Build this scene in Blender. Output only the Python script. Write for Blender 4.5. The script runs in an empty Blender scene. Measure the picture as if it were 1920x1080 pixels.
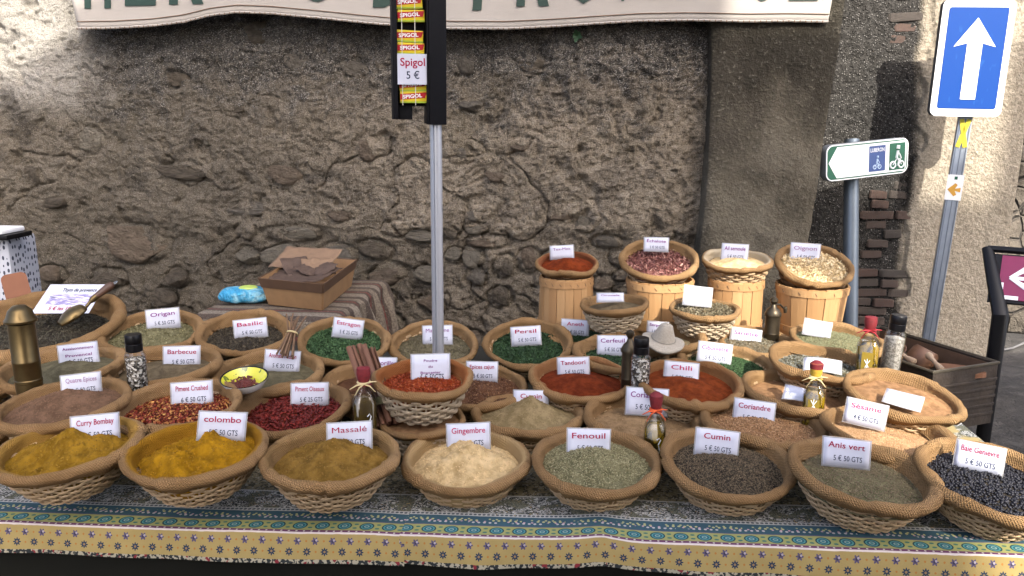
import bpy, bmesh, math, random
import numpy as np
from mathutils import Vector, Matrix, Euler

# ------------------------------------------------------------------ camera, world, sun, exposure
R_ = math.radians
scene = bpy.context.scene
COL = scene.collection
CAM = Vector((0, 0, 1.70)); PITCH = 12.0; YAW = 6.0; F = 1490.0
cd = bpy.data.cameras.new('camera'); cd.sensor_width = 36; cd.lens = 36 * F / 1920; cd.clip_end = 500; cd.clip_start = 0.05
cam = bpy.data.objects.new('camera', cd); COL.objects.link(cam)
cam.location = CAM; cam.rotation_euler = (R_(90 - PITCH), 0, R_(YAW))
scene.camera = cam
SUN_AZ, SUN_EL = 27.0, 38.0            # azimuth measured from -Y (behind the viewer) towards +X
SDIR = Vector((math.sin(R_(SUN_AZ)) * math.cos(R_(SUN_EL)), -math.cos(R_(SUN_AZ)) * math.cos(R_(SUN_EL)), math.sin(R_(SUN_EL))))
world = bpy.data.worlds.new('World'); scene.world = world; world.use_nodes = True
wn = world.node_tree; bg = wn.nodes['Background']
sky = wn.nodes.new('ShaderNodeTexSky'); sky.sky_type = 'NISHITA'; sky.sun_disc = False
sky.sun_elevation = R_(SUN_EL); sky.sun_rotation = R_(180 - SUN_AZ)
sky.air_density = 0.55; sky.dust_density = 5.0; sky.ozone_density = 1.0
wn.links.new(sky.outputs[0], bg.inputs[0]); bg.inputs[1].default_value = 0.15
sl = bpy.data.lights.new('sun', 'SUN'); sl.energy = 2.3; sl.angle = R_(0.53); sl.color = (1, 0.94, 0.85)
sun = bpy.data.objects.new('sun', sl); COL.objects.link(sun)
sun.rotation_euler = SDIR.to_track_quat('Z', 'Y').to_euler()
vs = scene.view_settings
vs.view_transform = 'Standard'; vs.look = 'None'; vs.exposure = 2.15; vs.gamma = 1.0; vs.use_curve_mapping = False
scene.cycles.use_denoising = True
scene.cycles.max_bounces = 8; scene.cycles.transparent_max_bounces = 12
scene.cycles.caustics_reflective = False; scene.cycles.caustics_refractive = False

rng = np.random.default_rng(7); random.seed(7)

# ------------------------------------------------------------------ measuring helpers
_q = cam.rotation_euler.to_matrix()
FW, RT, UP = -(_q @ Vector((0, 0, 1))), _q @ Vector((1, 0, 0)), _q @ Vector((0, 1, 0))
def ray(x, y): return FW + RT * ((x - 960) / F) + UP * ((540 - y) / F)
def at_depth(x, y, d): return CAM + ray(x, y) * d
def at_h(x, y, h):
    r = ray(x, y); return CAM + r * ((h - CAM.z) / r.z)
def at_Y(x, y, Y):
    r = ray(x, y); return CAM + r * ((Y - CAM.y) / r.y)
def depth(p): return (p - CAM).dot(FW)

# ------------------------------------------------------------------ numpy noise
def _hash(i, j, k, s):
    n = (i.astype(np.int64) * 73856093) ^ (j.astype(np.int64) * 19349663) ^ (k.astype(np.int64) * 83492791) ^ (s * 2654435)
    n = (n ^ (n >> 13)) * 1274126177 & 0x7fffffff
    n = (n ^ (n >> 16)) * 668265263 & 0x7fffffff
    return ((n ^ (n >> 15)) & 0xffff) / 65535.0
def vnoise(p, s=0):
    p = np.asarray(p, float); i = np.floor(p).astype(np.int64); f = p - i; f = f * f * f * (f * (f * 6 - 15) + 10)
    o = 0
    for a in (0, 1):
        for b in (0, 1):
            for c in (0, 1):
                w = (f[:, 0] if a else 1 - f[:, 0]) * (f[:, 1] if b else 1 - f[:, 1]) * (f[:, 2] if c else 1 - f[:, 2])
                o = o + w * _hash(i[:, 0] + a, i[:, 1] + b, i[:, 2] + c, s)
    return o * 2 - 1
def fbm(p, octv=4, s=0, gain=0.5, ridge=False):
    p = np.asarray(p, float); o = 0; a = 1.0; t = 0
    for k in range(octv):
        n = vnoise(p * 2 ** k + 17.3 * k, s + k * 31)
        o = o + a * ((1 - 2 * np.abs(n)) if ridge else n); t += a; a *= gain
    return o / t

# ------------------------------------------------------------------ mesh helpers
def mesh_np(name, V, Fc, smooth=True, uv=None, attr=None):
    """V (n,3), Fc (m,k) faces of k corners or a list of such arrays"""
    me = bpy.data.meshes.new(name)
    Fl = Fc if isinstance(Fc, list) else [Fc]
    V = np.asarray(V, np.float32)
    loops = np.concatenate([np.asarray(f).ravel() for f in Fl]).astype(np.int32)
    tot = np.concatenate([np.full(len(f), np.asarray(f).shape[1]) for f in Fl]).astype(np.int32)
    st = np.concatenate([[0], np.cumsum(tot)[:-1]]).astype(np.int32)
    me.vertices.add(len(V)); me.vertices.foreach_set('co', V.ravel())
    me.loops.add(len(loops)); me.loops.foreach_set('vertex_index', loops)
    me.polygons.add(len(tot)); me.polygons.foreach_set('loop_start', st); me.polygons.foreach_set('loop_total', tot)
    me.polygons.foreach_set('use_smooth', np.full(len(tot), smooth, bool))
    if uv is not None:
        ul = me.uv_layers.new(name='UVMap'); ul.data.foreach_set('uv', np.asarray(uv, np.float32)[loops].ravel())
    if attr is not None:
        for k, v in attr.items():
            a = me.attributes.new(k, 'FLOAT', 'POINT'); a.data.foreach_set('value', np.asarray(v, np.float32))
    me.update(calc_edges=True)
    return me
def obj(name, me, mat=None, parent=None, mw=None, label=None, cat=None, group=None, kind=None):
    o = bpy.data.objects.new(name, me); COL.objects.link(o)
    if mat is not None and me is not None and len(me.materials) == 0: me.materials.append(mat)
    if parent is not None: o.parent = parent
    if mw is not None: o.matrix_local = mw
    tag(o, label, cat, group, kind)
    return o
def tag(o, label=None, cat=None, group=None, kind=None):
    if label: o['label'] = label
    if cat: o['category'] = cat
    if group: o['group'] = group
    if kind: o['kind'] = kind
    return o
def thing(name, loc, label, cat, group=None, rot=None):
    o = bpy.data.objects.new(name, None); COL.objects.link(o); o.empty_display_size = 0.05
    m = rot.to_4x4() if rot is not None else Matrix()
    m.translation = loc; o.matrix_world = m
    return tag(o, label, cat, group)
def grid_faces(nu, nv, wrap=False):
    """index (i*nv+j), i over nu, j over nv; wrap closes i"""
    I = np.arange(nu if wrap else nu - 1); J = np.arange(nv - 1)
    i, j = np.meshgrid(I, J, indexing='ij'); i = i.ravel(); j = j.ravel(); i2 = (i + 1) % nu
    return np.stack([i * nv + j, i2 * nv + j, i2 * nv + j + 1, i * nv + j + 1], 1)
class MB:
    """collects boxes, tubes, lathes into one mesh"""
    def __init__(s): s.V = []; s.Fq = []; s.n = 0; s.poly = []
    def add(s, V, Fq):
        V = np.asarray(V, float); s.V.append(V); s.Fq.append(np.asarray(Fq) + s.n); s.n += len(V)
    def box(s, lo, hi, mat=None, bev=0.0):
        bm = bmesh.new(); bmesh.ops.create_cube(bm, size=1)
        lo = Vector(lo); hi = Vector(hi)
        for v in bm.verts: v.co = Vector([(lo[k] + hi[k]) / 2 + v.co[k] * (hi[k] - lo[k]) for k in range(3)])
        if bev > 0: bmesh.ops.bevel(bm, geom=bm.edges[:], offset=bev, segments=2, affect='EDGES', profile=0.6)
        s.bm(bm, mat)
    def bm(s, bm, mat=None):
        bm.verts.index_update()
        V = [(mat @ v.co if mat is not None else v.co)[:] for v in bm.verts]
        for f in bm.faces: s.poly.append([v.index + s.n for v in f.verts])
        s.V.append(np.array(V)); s.n += len(V); bm.free()
    def tube(s, pts, rad, sides=8, cap=True, flat=1.0):
        P = np.asarray(pts, float); n = len(P); rad = np.broadcast_to(np.asarray(rad, float), (n,))
        T = np.gradient(P, axis=0); T /= np.linalg.norm(T, axis=1)[:, None] + 1e-12
        ref = np.array([0, 0, 1.0]) if abs(T[:, 2]).mean() < 0.85 else np.array([1.0, 0, 0])
        A = np.cross(T, ref); A /= np.linalg.norm(A, axis=1)[:, None] + 1e-12; B = np.cross(A, T)
        th = np.arange(sides) * 2 * np.pi / sides
        V = P[:, None] + rad[:, None, None] * (A[:, None] * np.cos(th)[None, :, None] + flat * B[:, None] * np.sin(th)[None, :, None])
        base = s.n
        fq = []
        i, j = np.meshgrid(np.arange(n - 1), np.arange(sides), indexing='ij'); i = i.ravel(); j = j.ravel(); j2 = (j + 1) % sides
        fq = np.stack([i * sides + j, i * sides + j2, (i + 1) * sides + j2, (i + 1) * sides + j], 1)
        s.add(V.reshape(-1, 3), fq)
        if cap:
            s.poly.append([base + k for k in range(sides)][::-1]); s.poly.append([base + (n - 1) * sides + k for k in range(sides)])
    def lathe(s, prof, sides=24, center=(0, 0, 0), power=2.0, cap=True):
        """prof: (r,z); power>2 squares the section"""
        P = np.asarray(prof, float); n = len(P); th = np.arange(sides) * 2 * np.pi / sides
        c, sn = np.cos(th), np.sin(th)
        k = (np.abs(c) ** power + np.abs(sn) ** power) ** (-1.0 / power)
        V = np.zeros((n, sides, 3)); V[:, :, 0] = P[:, :1] * (c * k) + center[0]; V[:, :, 1] = P[:, :1] * (sn * k) + center[1]; V[:, :, 2] = P[:, 1:2] + center[2]
        base = s.n
        i, j = np.meshgrid(np.arange(n - 1), np.arange(sides), indexing='ij'); i = i.ravel(); j = j.ravel(); j2 = (j + 1) % sides
        s.add(V.reshape(-1, 3), np.stack([i * sides + j, i * sides + j2, (i + 1) * sides + j2, (i + 1) * sides + j], 1))
        if cap:
            if P[0, 0] > 1e-4: s.poly.append([base + q for q in range(sides)][::-1])
            if P[-1, 0] > 1e-4: s.poly.append([base + (n - 1) * sides + q for q in range(sides)])
    def mesh(s, name, smooth=True, sharp=None):
        me = bpy.data.meshes.new(name)
        faces = [list(map(int, f)) for a in s.Fq for f in a] + s.poly
        me.from_pydata([tuple(v) for a in s.V for v in a], [], faces)
        me.polygons.foreach_set('use_smooth', np.full(len(me.polygons), smooth, bool))
        if sharp: me.set_sharp_from_angle(angle=R_(sharp))
        me.update(); return me
    def build(s, name, mat, parent=None, smooth=True, sharp=35, **kw):
        return obj(name, s.mesh(name, smooth, sharp), mat, parent, **kw)
def text_mesh(name, txt, width=None, height=None, bold=0.0, align='CENTER', extr=0.0):
    c = bpy.data.curves.new(name, 'FONT'); c.body = txt; c.align_x = align; c.align_y = 'BOTTOM_BASELINE'
    c.offset = bold; c.extrude = extr; c.resolution_u = 3; c.size = 1
    o = bpy.data.objects.new(name, c); me = bpy.data.meshes.new_from_object(o)
    bpy.data.objects.remove(o); bpy.data.curves.remove(c); me.name = name
    n = len(me.vertices); v = np.zeros(n * 3, np.float32); me.vertices.foreach_get('co', v); v = v.reshape(-1, 3)
    if n:
        w = v[:, 0].max() - v[:, 0].min(); v[:, 0] -= (v[:, 0].max() + v[:, 0].min()) / 2
        sx = width / w if width else (height or 1); sy = height if height else sx
        v[:, 0] *= sx; v[:, 1] *= sy / 0.72
        me.vertices.foreach_set('co', v.ravel()); me.update()
    return me

# ------------------------------------------------------------------ node helpers
class NT:
    def __init__(s, name):
        s.m = bpy.data.materials.new(name); s.m.use_nodes = True; s.t = s.m.node_tree; s.L = s.t.links
        s.b = s.t.nodes['Principled BSDF']; s.out = s.t.nodes['Material Output']
    def n(s, typ, **kw):
        x = s.t.nodes.new(typ)
        for k, v in kw.items(): setattr(x, k, v)
        return x
    def put(s, sock, v):
        if isinstance(v, bpy.types.NodeSocket): s.L.new(v, sock)
        elif isinstance(v, (tuple, list)):
            if len(v) == 3 and sock.type == 'RGBA': v = (*v, 1)
            sock.default_value = v
        else: sock.default_value = v
    def math(s, op, a, b=0.0, c=0.0, clamp=False):
        x = s.n('ShaderNodeMath', operation=op, use_clamp=clamp)
        s.put(x.inputs[0], a); s.put(x.inputs[1], b); s.put(x.inputs[2], c); return x.outputs[0]
    def add(s, a, b): return s.math('ADD', a, b)
    def sub(s, a, b): return s.math('SUBTRACT', a, b)
    def mul(s, a, b): return s.math('MULTIPLY', a, b)
    def lt(s, a, b): return s.math('LESS_THAN', a, b)
    def gt(s, a, b): return s.math('GREATER_THAN', a, b)
    def fract(s, a): return s.math('FRACT', a)
    def step(s, x, lo, hi):
        m = s.n('ShaderNodeMapRange', interpolation_type='SMOOTHSTEP'); s.put(m.inputs[0], x); m.inputs[1].default_value = lo; m.inputs[2].default_value = hi
        return m.outputs[0]
    def mix(s, f, a, b, mode='MIX'):
        x = s.n('ShaderNodeMix', data_type='RGBA', blend_type=mode); s.put(x.inputs[0], f); s.put(x.inputs[6], a); s.put(x.inputs[7], b); return x.outputs[2]
    def coord(s, k='Object'): return s.n('ShaderNodeTexCoord').outputs[k]
    def xyz(s, v):
        x = s.n('ShaderNodeSeparateXYZ'); s.put(x.inputs[0], v); return x.outputs
    def comb(s, a, b, c=0.0):
        x = s.n('ShaderNodeCombineXYZ'); s.put(x.inputs[0], a); s.put(x.inputs[1], b); s.put(x.inputs[2], c); return x.outputs[0]
    def vscale(s, v, sc):
        x = s.n('ShaderNodeVectorMath', operation='MULTIPLY'); s.put(x.inputs[0], v); x.inputs[1].default_value = sc; return x.outputs[0]
    def noise(s, v, scale, detail=3, rough=0.55, dist=0.0):
        x = s.n('ShaderNodeTexNoise'); s.put(x.inputs['Vector'], v); x.inputs['Scale'].default_value = scale; x.inputs['Detail'].default_value = detail
        x.inputs['Roughness'].default_value = rough; x.inputs['Distortion'].default_value = dist; return x.outputs[0]
    def vor(s, v, scale, feature='F1', out=0, rand=1.0):
        x = s.n('ShaderNodeTexVoronoi', feature=feature); s.put(x.inputs['Vector'], v); x.inputs['Scale'].default_value = scale; x.inputs['Randomness'].default_value = rand
        return x.outputs[out]
    def ramp(s, f, stops, interp='LINEAR'):
        x = s.n('ShaderNodeValToRGB'); s.put(x.inputs[0], f); e = x.color_ramp.elements; x.color_ramp.interpolation = interp
        while len(e) < len(stops): e.new(0.5)
        for k, (p, c) in enumerate(stops): e[k].position = p; e[k].color = (*c, 1)
        return x.outputs[0]
    def attr(s, name): return s.n('ShaderNodeAttribute', attribute_name=name).outputs['Fac']
    def bump(s, h, dist=0.01, strength=1.0, normal=None):
        x = s.n('ShaderNodeBump'); s.put(x.inputs['Height'], h); x.inputs['Distance'].default_value = dist; x.inputs['Strength'].default_value = strength
        if normal is not None: s.L.new(normal, x.inputs['Normal'])
        return x.outputs[0]
    def done(s, color=None, rough=None, metal=None, normal=None, spec=None, **kw):
        b = s.b
        if color is not None: s.put(b.inputs['Base Color'], color)
        if rough is not None: s.put(b.inputs['Roughness'], rough)
        if metal is not None: s.put(b.inputs['Metallic'], metal)
        if normal is not None: s.L.new(normal, b.inputs['Normal'])
        if spec is not None: s.put(b.inputs['Specular IOR Level'], spec)
        for k, v in kw.items(): s.put(b.inputs[k.replace('_', ' ')], v)
        return s.m
_plain = {}
def plain(name, color, rough=0.6, metal=0.0, var=0.12, scale=30, bump=0.0, spec=None, **kw):
    if name in _plain: return _plain[name]
    t = NT(name); co = t.coord(); n = t.noise(co, scale, 4)
    c2 = tuple(max(0, x * (1 - var * 2)) for x in color); c3 = tuple(min(1, x * (1 + var)) for x in color)
    col = t.mix(n, c2, c3)
    nm = t.bump(n, bump) if bump else None
    _plain[name] = t.done(col, rough, metal, nm, spec, **kw); return _plain[name]

# ================================================================== SETTING
WY = 4.35            # main wall plane
TZ, TZ2 = 0.74, 0.76 # table tops
# ---- ground
t = NT('ground_dirt'); co = t.coord()
n1 = t.noise(co, 0.8, 5); n2 = t.noise(co, 9, 6, 0.65); n3 = t.noise(co, 90, 4)
c = t.ramp(n2, [(0.3, (0.016, 0.0155, 0.0145)), (0.55, (0.036, 0.034, 0.031)), (0.75, (0.10, 0.095, 0.085))])
c = t.mix(t.step(n1, 0.45, 0.65), c, (0.075, 0.07, 0.063))
M_ground = t.done(c, 0.9, normal=t.bump(t.add(n2, t.mul(n3, 0.3)), 0.05))
nx, ny = 160, 160
gx = np.concatenate([[-60, -20, -8], np.linspace(-4, 5, nx), [9, 20, 60]]); gy = np.concatenate([[-60, -20, -6], np.linspace(-1, 7, ny), [10, 20, 60]])
X, Y = np.meshgrid(gx, gy, indexing='ij'); P = np.stack([X.ravel(), Y.ravel(), 0 * X.ravel()], 1)
P[:, 2] = 0.018 * fbm(P * 3.1, 4, 3) * (np.abs(P[:, 0]) < 8)
obj('ground', mesh_np('ground', P, grid_faces(len(gx), len(gy))), M_ground, kind='structure')

# ---- the old rubble wall
def px2wall(x, y, Y=WY): p = at_Y(x, y, Y); return p.x, p.z
xb0 = px2wall(1322, 300)[0]
stones = []   # x, z, half width, half height, tone, proud, roll
def add_stone(px, py, w, h, tone, proud=0.02, roll=0.0):
    x, z = px2wall(px, py); k = depth(at_Y(px, py, WY)) / F / 2
    stones.append((x, z, w * k, h * k, tone, proud, roll))
for s in [(160, 262, 66, 50, 3), (235, 457, 138, 74, 1), (350, 322, 130, 34, 0), (604, 95, 20, 18, 3), (868, 118, 54, 60, 2), (852, 288, 62, 38, 2),
          (1195, 165, 56, 52, 0), (882, 198, 48, 24, 2), (556, 118, 56, 44, 2), (588, 214, 46, 26, 0), (391, 264, 15, 19, 3), (446, 204, 50, 32, 0),
          (284, 236, 64, 56, 0), (1168, 253, 76, 30, 1), (1180, 300, 64, 30, 0), (985, 275, 60, 32, 1), (1096, 422, 36, 28, 3), (886, 405, 32, 20, 2),
          (890, 430, 44, 24, 3), (850, 482, 38, 30, 3), (945, 503, 42, 48, 0), (992, 492, 44, 52, 1), (915, 455, 84, 28, 1), (1060, 400, 74, 40, 1),
          (530, 330, 70, 40, 1), (690, 280, 54, 44, 1), (640, 400, 60, 34, 1), (470, 395, 96, 36, 2), (455, 435, 48, 34, 1), (545, 440, 120, 34, 3),
          (700, 470, 64, 40, 0), (745, 430, 60, 34, 1), (330, 150, 50, 30, 0), (480, 60, 60, 44, 0), (1000, 120, 60, 34, 0), (1090, 200, 40, 26, 1),
          (95, 380, 70, 34, 0), (60, 330, 44, 40, 0), (1265, 380, 40, 56, 0), (1240, 330, 50, 30, 1), (660, 130, 60, 30, 2), (1290, 290, 30, 40, 2), (930, 330, 46, 26, 1)]:
    add_stone(*s, proud=random.uniform(-0.008, 0.012), roll=random.uniform(-0.25, 0.25))
for gy_ in range(446, 720, 40):
    for gx_ in range(60, 1330, 58):
        px = gx_ + random.uniform(-16, 16) + (29 if (gy_ // 40) % 2 else 0); py = gy_ + random.uniform(-10, 10)
        if px < 420 and py < 505: continue
        x, z = px2wall(px, py)
        if any(abs(x - s[0]) < s[2] * 0.9 + 0.05 and abs(z - s[1]) < s[3] * 0.9 + 0.03 for s in stones) or random.random() < 0.5: continue
        add_stone(px, py, random.uniform(40, 74), random.uniform(26, 46), random.choice([0, 0, 1, 2, 1, 3]), proud=random.uniform(0.0, 0.03), roll=random.uniform(-0.35, 0.35))
gx = np.concatenate([[-9, -6], np.arange(-4.7, xb0 + 0.05, 0.0082), [xb0 + 0.3]])
gz = np.concatenate([[-0.3, 0, 0.25], np.arange(0.45, 2.62, 0.0082), [2.8, 3.2, 3.8]])
X, Z = np.meshgrid(gx, gz, indexing='ij'); x = X.ravel(); z = Z.ravel()
q = np.stack([x, z, 0 * x], 1)
wr = q + 0.05 * np.stack([fbm(q * 5, 3, 5), fbm(q * 5, 3, 6), 0 * x], 1)
d = 0.055 * fbm(wr * 1.1, 3, 11) + 0.026 * fbm(wr * 5.2, 4, 12) + 0.015 * fbm(wr * 19, 3, 13, 0.65) + 0.012 * fbm(wr * [30, 52, 1], 2, 14, 0.7, ridge=True)
pit = np.clip(fbm(wr * 9.5, 3, 19) - 0.33, 0, 1); d -= 0.10 * pit                      # holes where mortar fell out
low = 1 / (1 + np.exp((z - 1.08 - 0.12 * fbm(q * 1.4, 2, 23)) / 0.03)); d -= 0.045 * low  # render gone from the foot of the wall
crack = np.abs(fbm(wr * [2.2, 3.4, 1], 3, 40)); d -= 0.03 * np.exp(-(crack / 0.012) ** 2) * (z < 1.6)
for (sx, sz, a, b, tone, pr, rl) in stones:
    m = (np.abs(x - sx) < a * 1.9) & (np.abs(z - sz) < b * 1.9 + 0.02)
    if not m.any(): continue
    c_, s_ = math.cos(rl), math.sin(rl); ux = ((x[m] - sx) * c_ + (z[m] - sz) * s_) / a; uz = (-(x[m] - sx) * s_ + (z[m] - sz) * c_) / b
    r = np.sqrt(ux ** 2 + uz ** 2) + 0.12 * vnoise(q[m] * 21, 9)
    deep = np.where(z[m] < 1.1, 0.028, 0.008)
    d[m] -= deep * np.exp(-((r - 1.05) / 0.17) ** 2)
P = np.stack([x, WY - d, z], 1)
t = NT('old_rubble_render'); co = t.coord(); o = t.xyz(co)
na = t.noise(co, 1.3, 4, 0.6); nb = t.noise(co, 6.5, 6, 0.65, 0.6); nc = t.noise(co, 42, 5, 0.7); nd = t.noise(t.vscale(co, (1, 1, 1.8)), 120, 3, 0.7)
c = t.ramp(nb, [(0.30, (0.14, 0.114, 0.082)), (0.44, (0.285, 0.235, 0.17)), (0.56, (0.42, 0.35, 0.258)), (0.74, (0.55, 0.47, 0.36))])
c = t.mix(t.mul(t.step(nc, 0.46, 0.66), 0.6), c, (0.50, 0.435, 0.35))
c = t.mix(t.mul(t.step(nc, 0.47, 0.34), 0.75), c, (0.07, 0.056, 0.042))
c = t.mix(t.mul(t.step(na, 0.52, 0.66), 0.45), c, (0.16, 0.135, 0.085))                      # olive patches
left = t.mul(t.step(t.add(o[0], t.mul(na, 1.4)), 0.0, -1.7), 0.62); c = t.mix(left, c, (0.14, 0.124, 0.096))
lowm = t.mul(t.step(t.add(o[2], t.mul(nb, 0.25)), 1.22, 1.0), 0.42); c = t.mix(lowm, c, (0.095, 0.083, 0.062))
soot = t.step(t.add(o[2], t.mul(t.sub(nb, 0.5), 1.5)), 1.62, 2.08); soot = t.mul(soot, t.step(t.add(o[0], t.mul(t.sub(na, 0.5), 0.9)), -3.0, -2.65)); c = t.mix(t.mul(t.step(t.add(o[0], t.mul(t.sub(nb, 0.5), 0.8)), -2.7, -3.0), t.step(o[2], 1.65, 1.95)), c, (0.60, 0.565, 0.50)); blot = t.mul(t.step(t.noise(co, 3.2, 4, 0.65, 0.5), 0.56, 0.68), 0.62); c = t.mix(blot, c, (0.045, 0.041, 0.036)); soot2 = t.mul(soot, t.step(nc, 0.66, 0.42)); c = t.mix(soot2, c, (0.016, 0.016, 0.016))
c = t.mix(t.mul(soot, 0.55), c, (0.12, 0.115, 0.105))
gr = t.noise(co, 210, 2, 0.6); c = t.mix(t.mul(t.step(gr, 0.46, 0.36), 0.62), c, (0.055, 0.043, 0.031)); c = t.mix(t.mul(t.step(gr, 0.58, 0.68), 0.5), c, (0.60, 0.52, 0.41))
lich = t.mul(t.step(nd, 0.56, 0.66), t.add(t.mul(soot, 0.9), 0.2)); c = t.mix(lich, c, (0.62, 0.59, 0.54))
spots = t.mul(t.step(nd, 0.42, 0.33), 0.6); c = t.mix(spots, c, (0.05, 0.045, 0.04))
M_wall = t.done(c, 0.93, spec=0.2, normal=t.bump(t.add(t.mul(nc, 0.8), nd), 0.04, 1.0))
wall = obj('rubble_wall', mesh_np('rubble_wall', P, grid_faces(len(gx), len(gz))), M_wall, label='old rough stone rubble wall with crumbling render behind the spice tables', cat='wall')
M_st = []
for k, (a, b) in enumerate([((0.11, 0.09, 0.066), (0.23, 0.19, 0.14)), ((0.18, 0.135, 0.095), (0.32, 0.25, 0.18)), ((0.17, 0.15, 0.12), (0.30, 0.265, 0.215)), ((0.24, 0.21, 0.16), (0.36, 0.32, 0.25))]):
    t = NT('wall_stone'); co = t.coord(); oi = t.n('ShaderNodeObjectInfo').outputs['Random']
    n = t.noise(co, 2.2, 5, 0.65); n2 = t.noise(co, 7, 5, 0.75)
    c = t.mix(t.step(n, 0.3, 0.7), a, b); c = t.mix(t.mul(oi, 0.3), c, (0.16, 0.135, 0.10)); c = t.mix(t.mul(t.step(n2, 0.55, 0.75), 0.5), c, (0.07, 0.06, 0.05))
    M_st.append(t.done(c, 0.9, spec=0.25, normal=t.bump(t.add(n2, n), 0.16)))
stone_me = []
for k in range(8):
    bm = bmesh.new(); bmesh.ops.create_icosphere(bm, subdivisions=3, radius=1)
    V = np.array([v.co[:] for v in bm.verts]); bm.free
    pl = rng.normal(size=(13, 3)); pl[:, 1] *= 0.45; pl[0] = (rng.normal(0, .25), -1, rng.normal(0, .25)); pl /= np.linalg.norm(pl, axis=1)[:, None]; h = rng.uniform(0.55, 0.95, 13); h[0] = 0.6
    for p_, h_ in zip(pl, h):
        e = V @ p_ - h_; V -= np.outer(np.clip(e, 0, None) * 1.0, p_)
    V *= (1 + 0.16 * fbm(V * 1.7 + k * 9, 4, k)[:, None] + 0.05 * fbm(V * 5 + k * 9, 3, k)[:, None])
    fc = np.array([[v.index for v in f.verts] for f in bm.faces])
    stone_me.append((V, fc))
smesh = {}
for i, (sx, sz, a, b, tone, pr, rl) in enumerate(stones):
    key = (i % 8, tone)
    if key not in smesh: smesh[key] = mesh_np('stone', *stone_me[i % 8]); smesh[key].materials.append(M_st[tone])
    base = 0.03 if sz < 1.1 else 0.0
    dep = min(a, b) * 0.7 + 0.02
    mw = Matrix.Translation((sx, WY + base + dep * 0.75 - pr - 0.004, sz)) @ Matrix.Rotation(-rl, 4, 'Y') @ Matrix.Diagonal((a * 1.1, dep + 0.012, b * 1.1, 1))
    obj('stone', smesh[key], None, wall, mw)

# ---- plastered buttress
t = NT('stained_plaster'); co = t.coord(); o = t.xyz(co)
na = t.noise(co, 2.4, 5, 0.6); nb = t.noise(t.vscale(co, (1, 1, 0.35)), 7, 5, 0.6); nc = t.noise(co, 55, 4, 0.7)
c = t.ramp(na, [(0.3, (0.045, 0.039, 0.028)), (0.48, (0.10, 0.087, 0.063)), (0.72, (0.17, 0.15, 0.112))])
st = t.mul(t.step(t.add(o[2], t.mul(t.sub(nb, 0.5), 1.6)), 1.42, 2.1), 0.93); c = t.mix(st, c, (0.032, 0.028, 0.02))
c = t.mix(t.mul(t.step(t.noise(co, 5, 5, 0.7), 0.56, 0.66), 0.6), c, (0.045, 0.04, 0.03)); c = t.mix(t.mul(t.step(na, 0.45, 0.35), 0.4), c, (0.07, 0.06, 0.045)); c = t.mix(t.mul(t.step(nc, 0.55, 0.75), 0.35), c, (0.36, 0.33, 0.27))
M_plas = t.done(c, 0.92, spec=0.2, normal=t.bump(t.add(nc, t.mul(na, 1.5)), 0.025))
BY = 4.24
rows = np.linspace(-0.2, 3.8, 260); prof = []
V = []
NF = 90
for z_ in rows:
    py_ = 440 - (z_ - 1.07) * 345
    x0 = px2wall(1324 + 4 * math.sin(z_ * 5), 300, BY)[0]; x1 = px2wall(1516, 440, BY)[0] + (z_ - 1.07) * 0.075
    for k in range(8): V.append((x0 - 0.02 * (1 - k / 8.0), WY + 0.1 + (BY - WY - 0.1) * k / 8.0, z_))
    for k in range(NF + 1): V.append((x0 + (x1 - x0) * k / NF, BY + 0.02 * (abs(2 * k / NF - 1) ** 10), z_))
    for k in range(1, 11): V.append((x1 + 0.03 * k / 10, BY + 0.02 + 0.75 * k / 10.0, z_))
V = np.array(V); nvv = 8 + NF + 1 + 10
V[:, 1] -= 0.03 * fbm(V * [1.6, 0, 1.6], 3, 51) + 0.008 * fbm(V * [9, 3, 9], 4, 52) + 0.003 * fbm(V * 38, 2, 53); V[:, 0] += 0.018 * fbm(V * [0, 4, 3.1], 4, 55)
obj('buttress', mesh_np('buttress', V, grid_faces(len(rows), nvv)[:, ::-1]), M_plas, label='stained plaster buttress between the rubble wall and the signposts', cat='buttress')

# ---- side wall with pebbledash, brick patch and pale plaster
SY = 4.78
x0 = px2wall(1500, 300, SY)[0] - 0.1; x1 = px2wall(1896, 420, SY)[0]
xm = px2wall(1712, 300, SY)[0]
gx = np.concatenate([np.arange(x0, x1, 0.01), [x1, x1 + 0.004, x1 + 0.02]]); gz = np.concatenate([[-0.2, 0.1], np.arange(0.3, 2.75, 0.01), [3.2, 3.9]])
X, Z = np.meshgrid(gx, gz, indexing='ij'); x = X.ravel(); z = Z.ravel(); q = np.stack([x, z, 0 * x], 1)
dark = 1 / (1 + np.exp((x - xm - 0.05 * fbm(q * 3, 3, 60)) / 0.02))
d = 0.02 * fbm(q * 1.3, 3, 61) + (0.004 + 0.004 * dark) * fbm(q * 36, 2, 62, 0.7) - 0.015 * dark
yy = SY - d; yy[x > x1 + 0.002] += 0.5
bx0, bx1 = px2wall(1618, 450, SY)[0], px2wall(1702, 450, SY)[0]
inb = (x > bx0 - 0.02 + 0.06 * vnoise(q * 6, 3)) & (x < bx1 + 0.05 * vnoise(q * 7, 4)); inb |= (x > px2wall(1668, 50, SY)[0] + 0.04 * vnoise(q * 7, 8)) & (x < px2wall(1745, 50, SY)[0] + 0.04 * vnoise(q * 7, 9)) & (z > px2wall(1700, 115, SY)[1]); yy[inb] += 0.014
t = NT('pebbledash_and_plaster'); co = t.coord(); o = t.xyz(co)
na = t.noise(co, 2.1, 5); nc = t.noise(co, 60, 4, 0.7); vp = t.vor(co, 95); pn = t.vor(co, 95, out=1)
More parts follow.
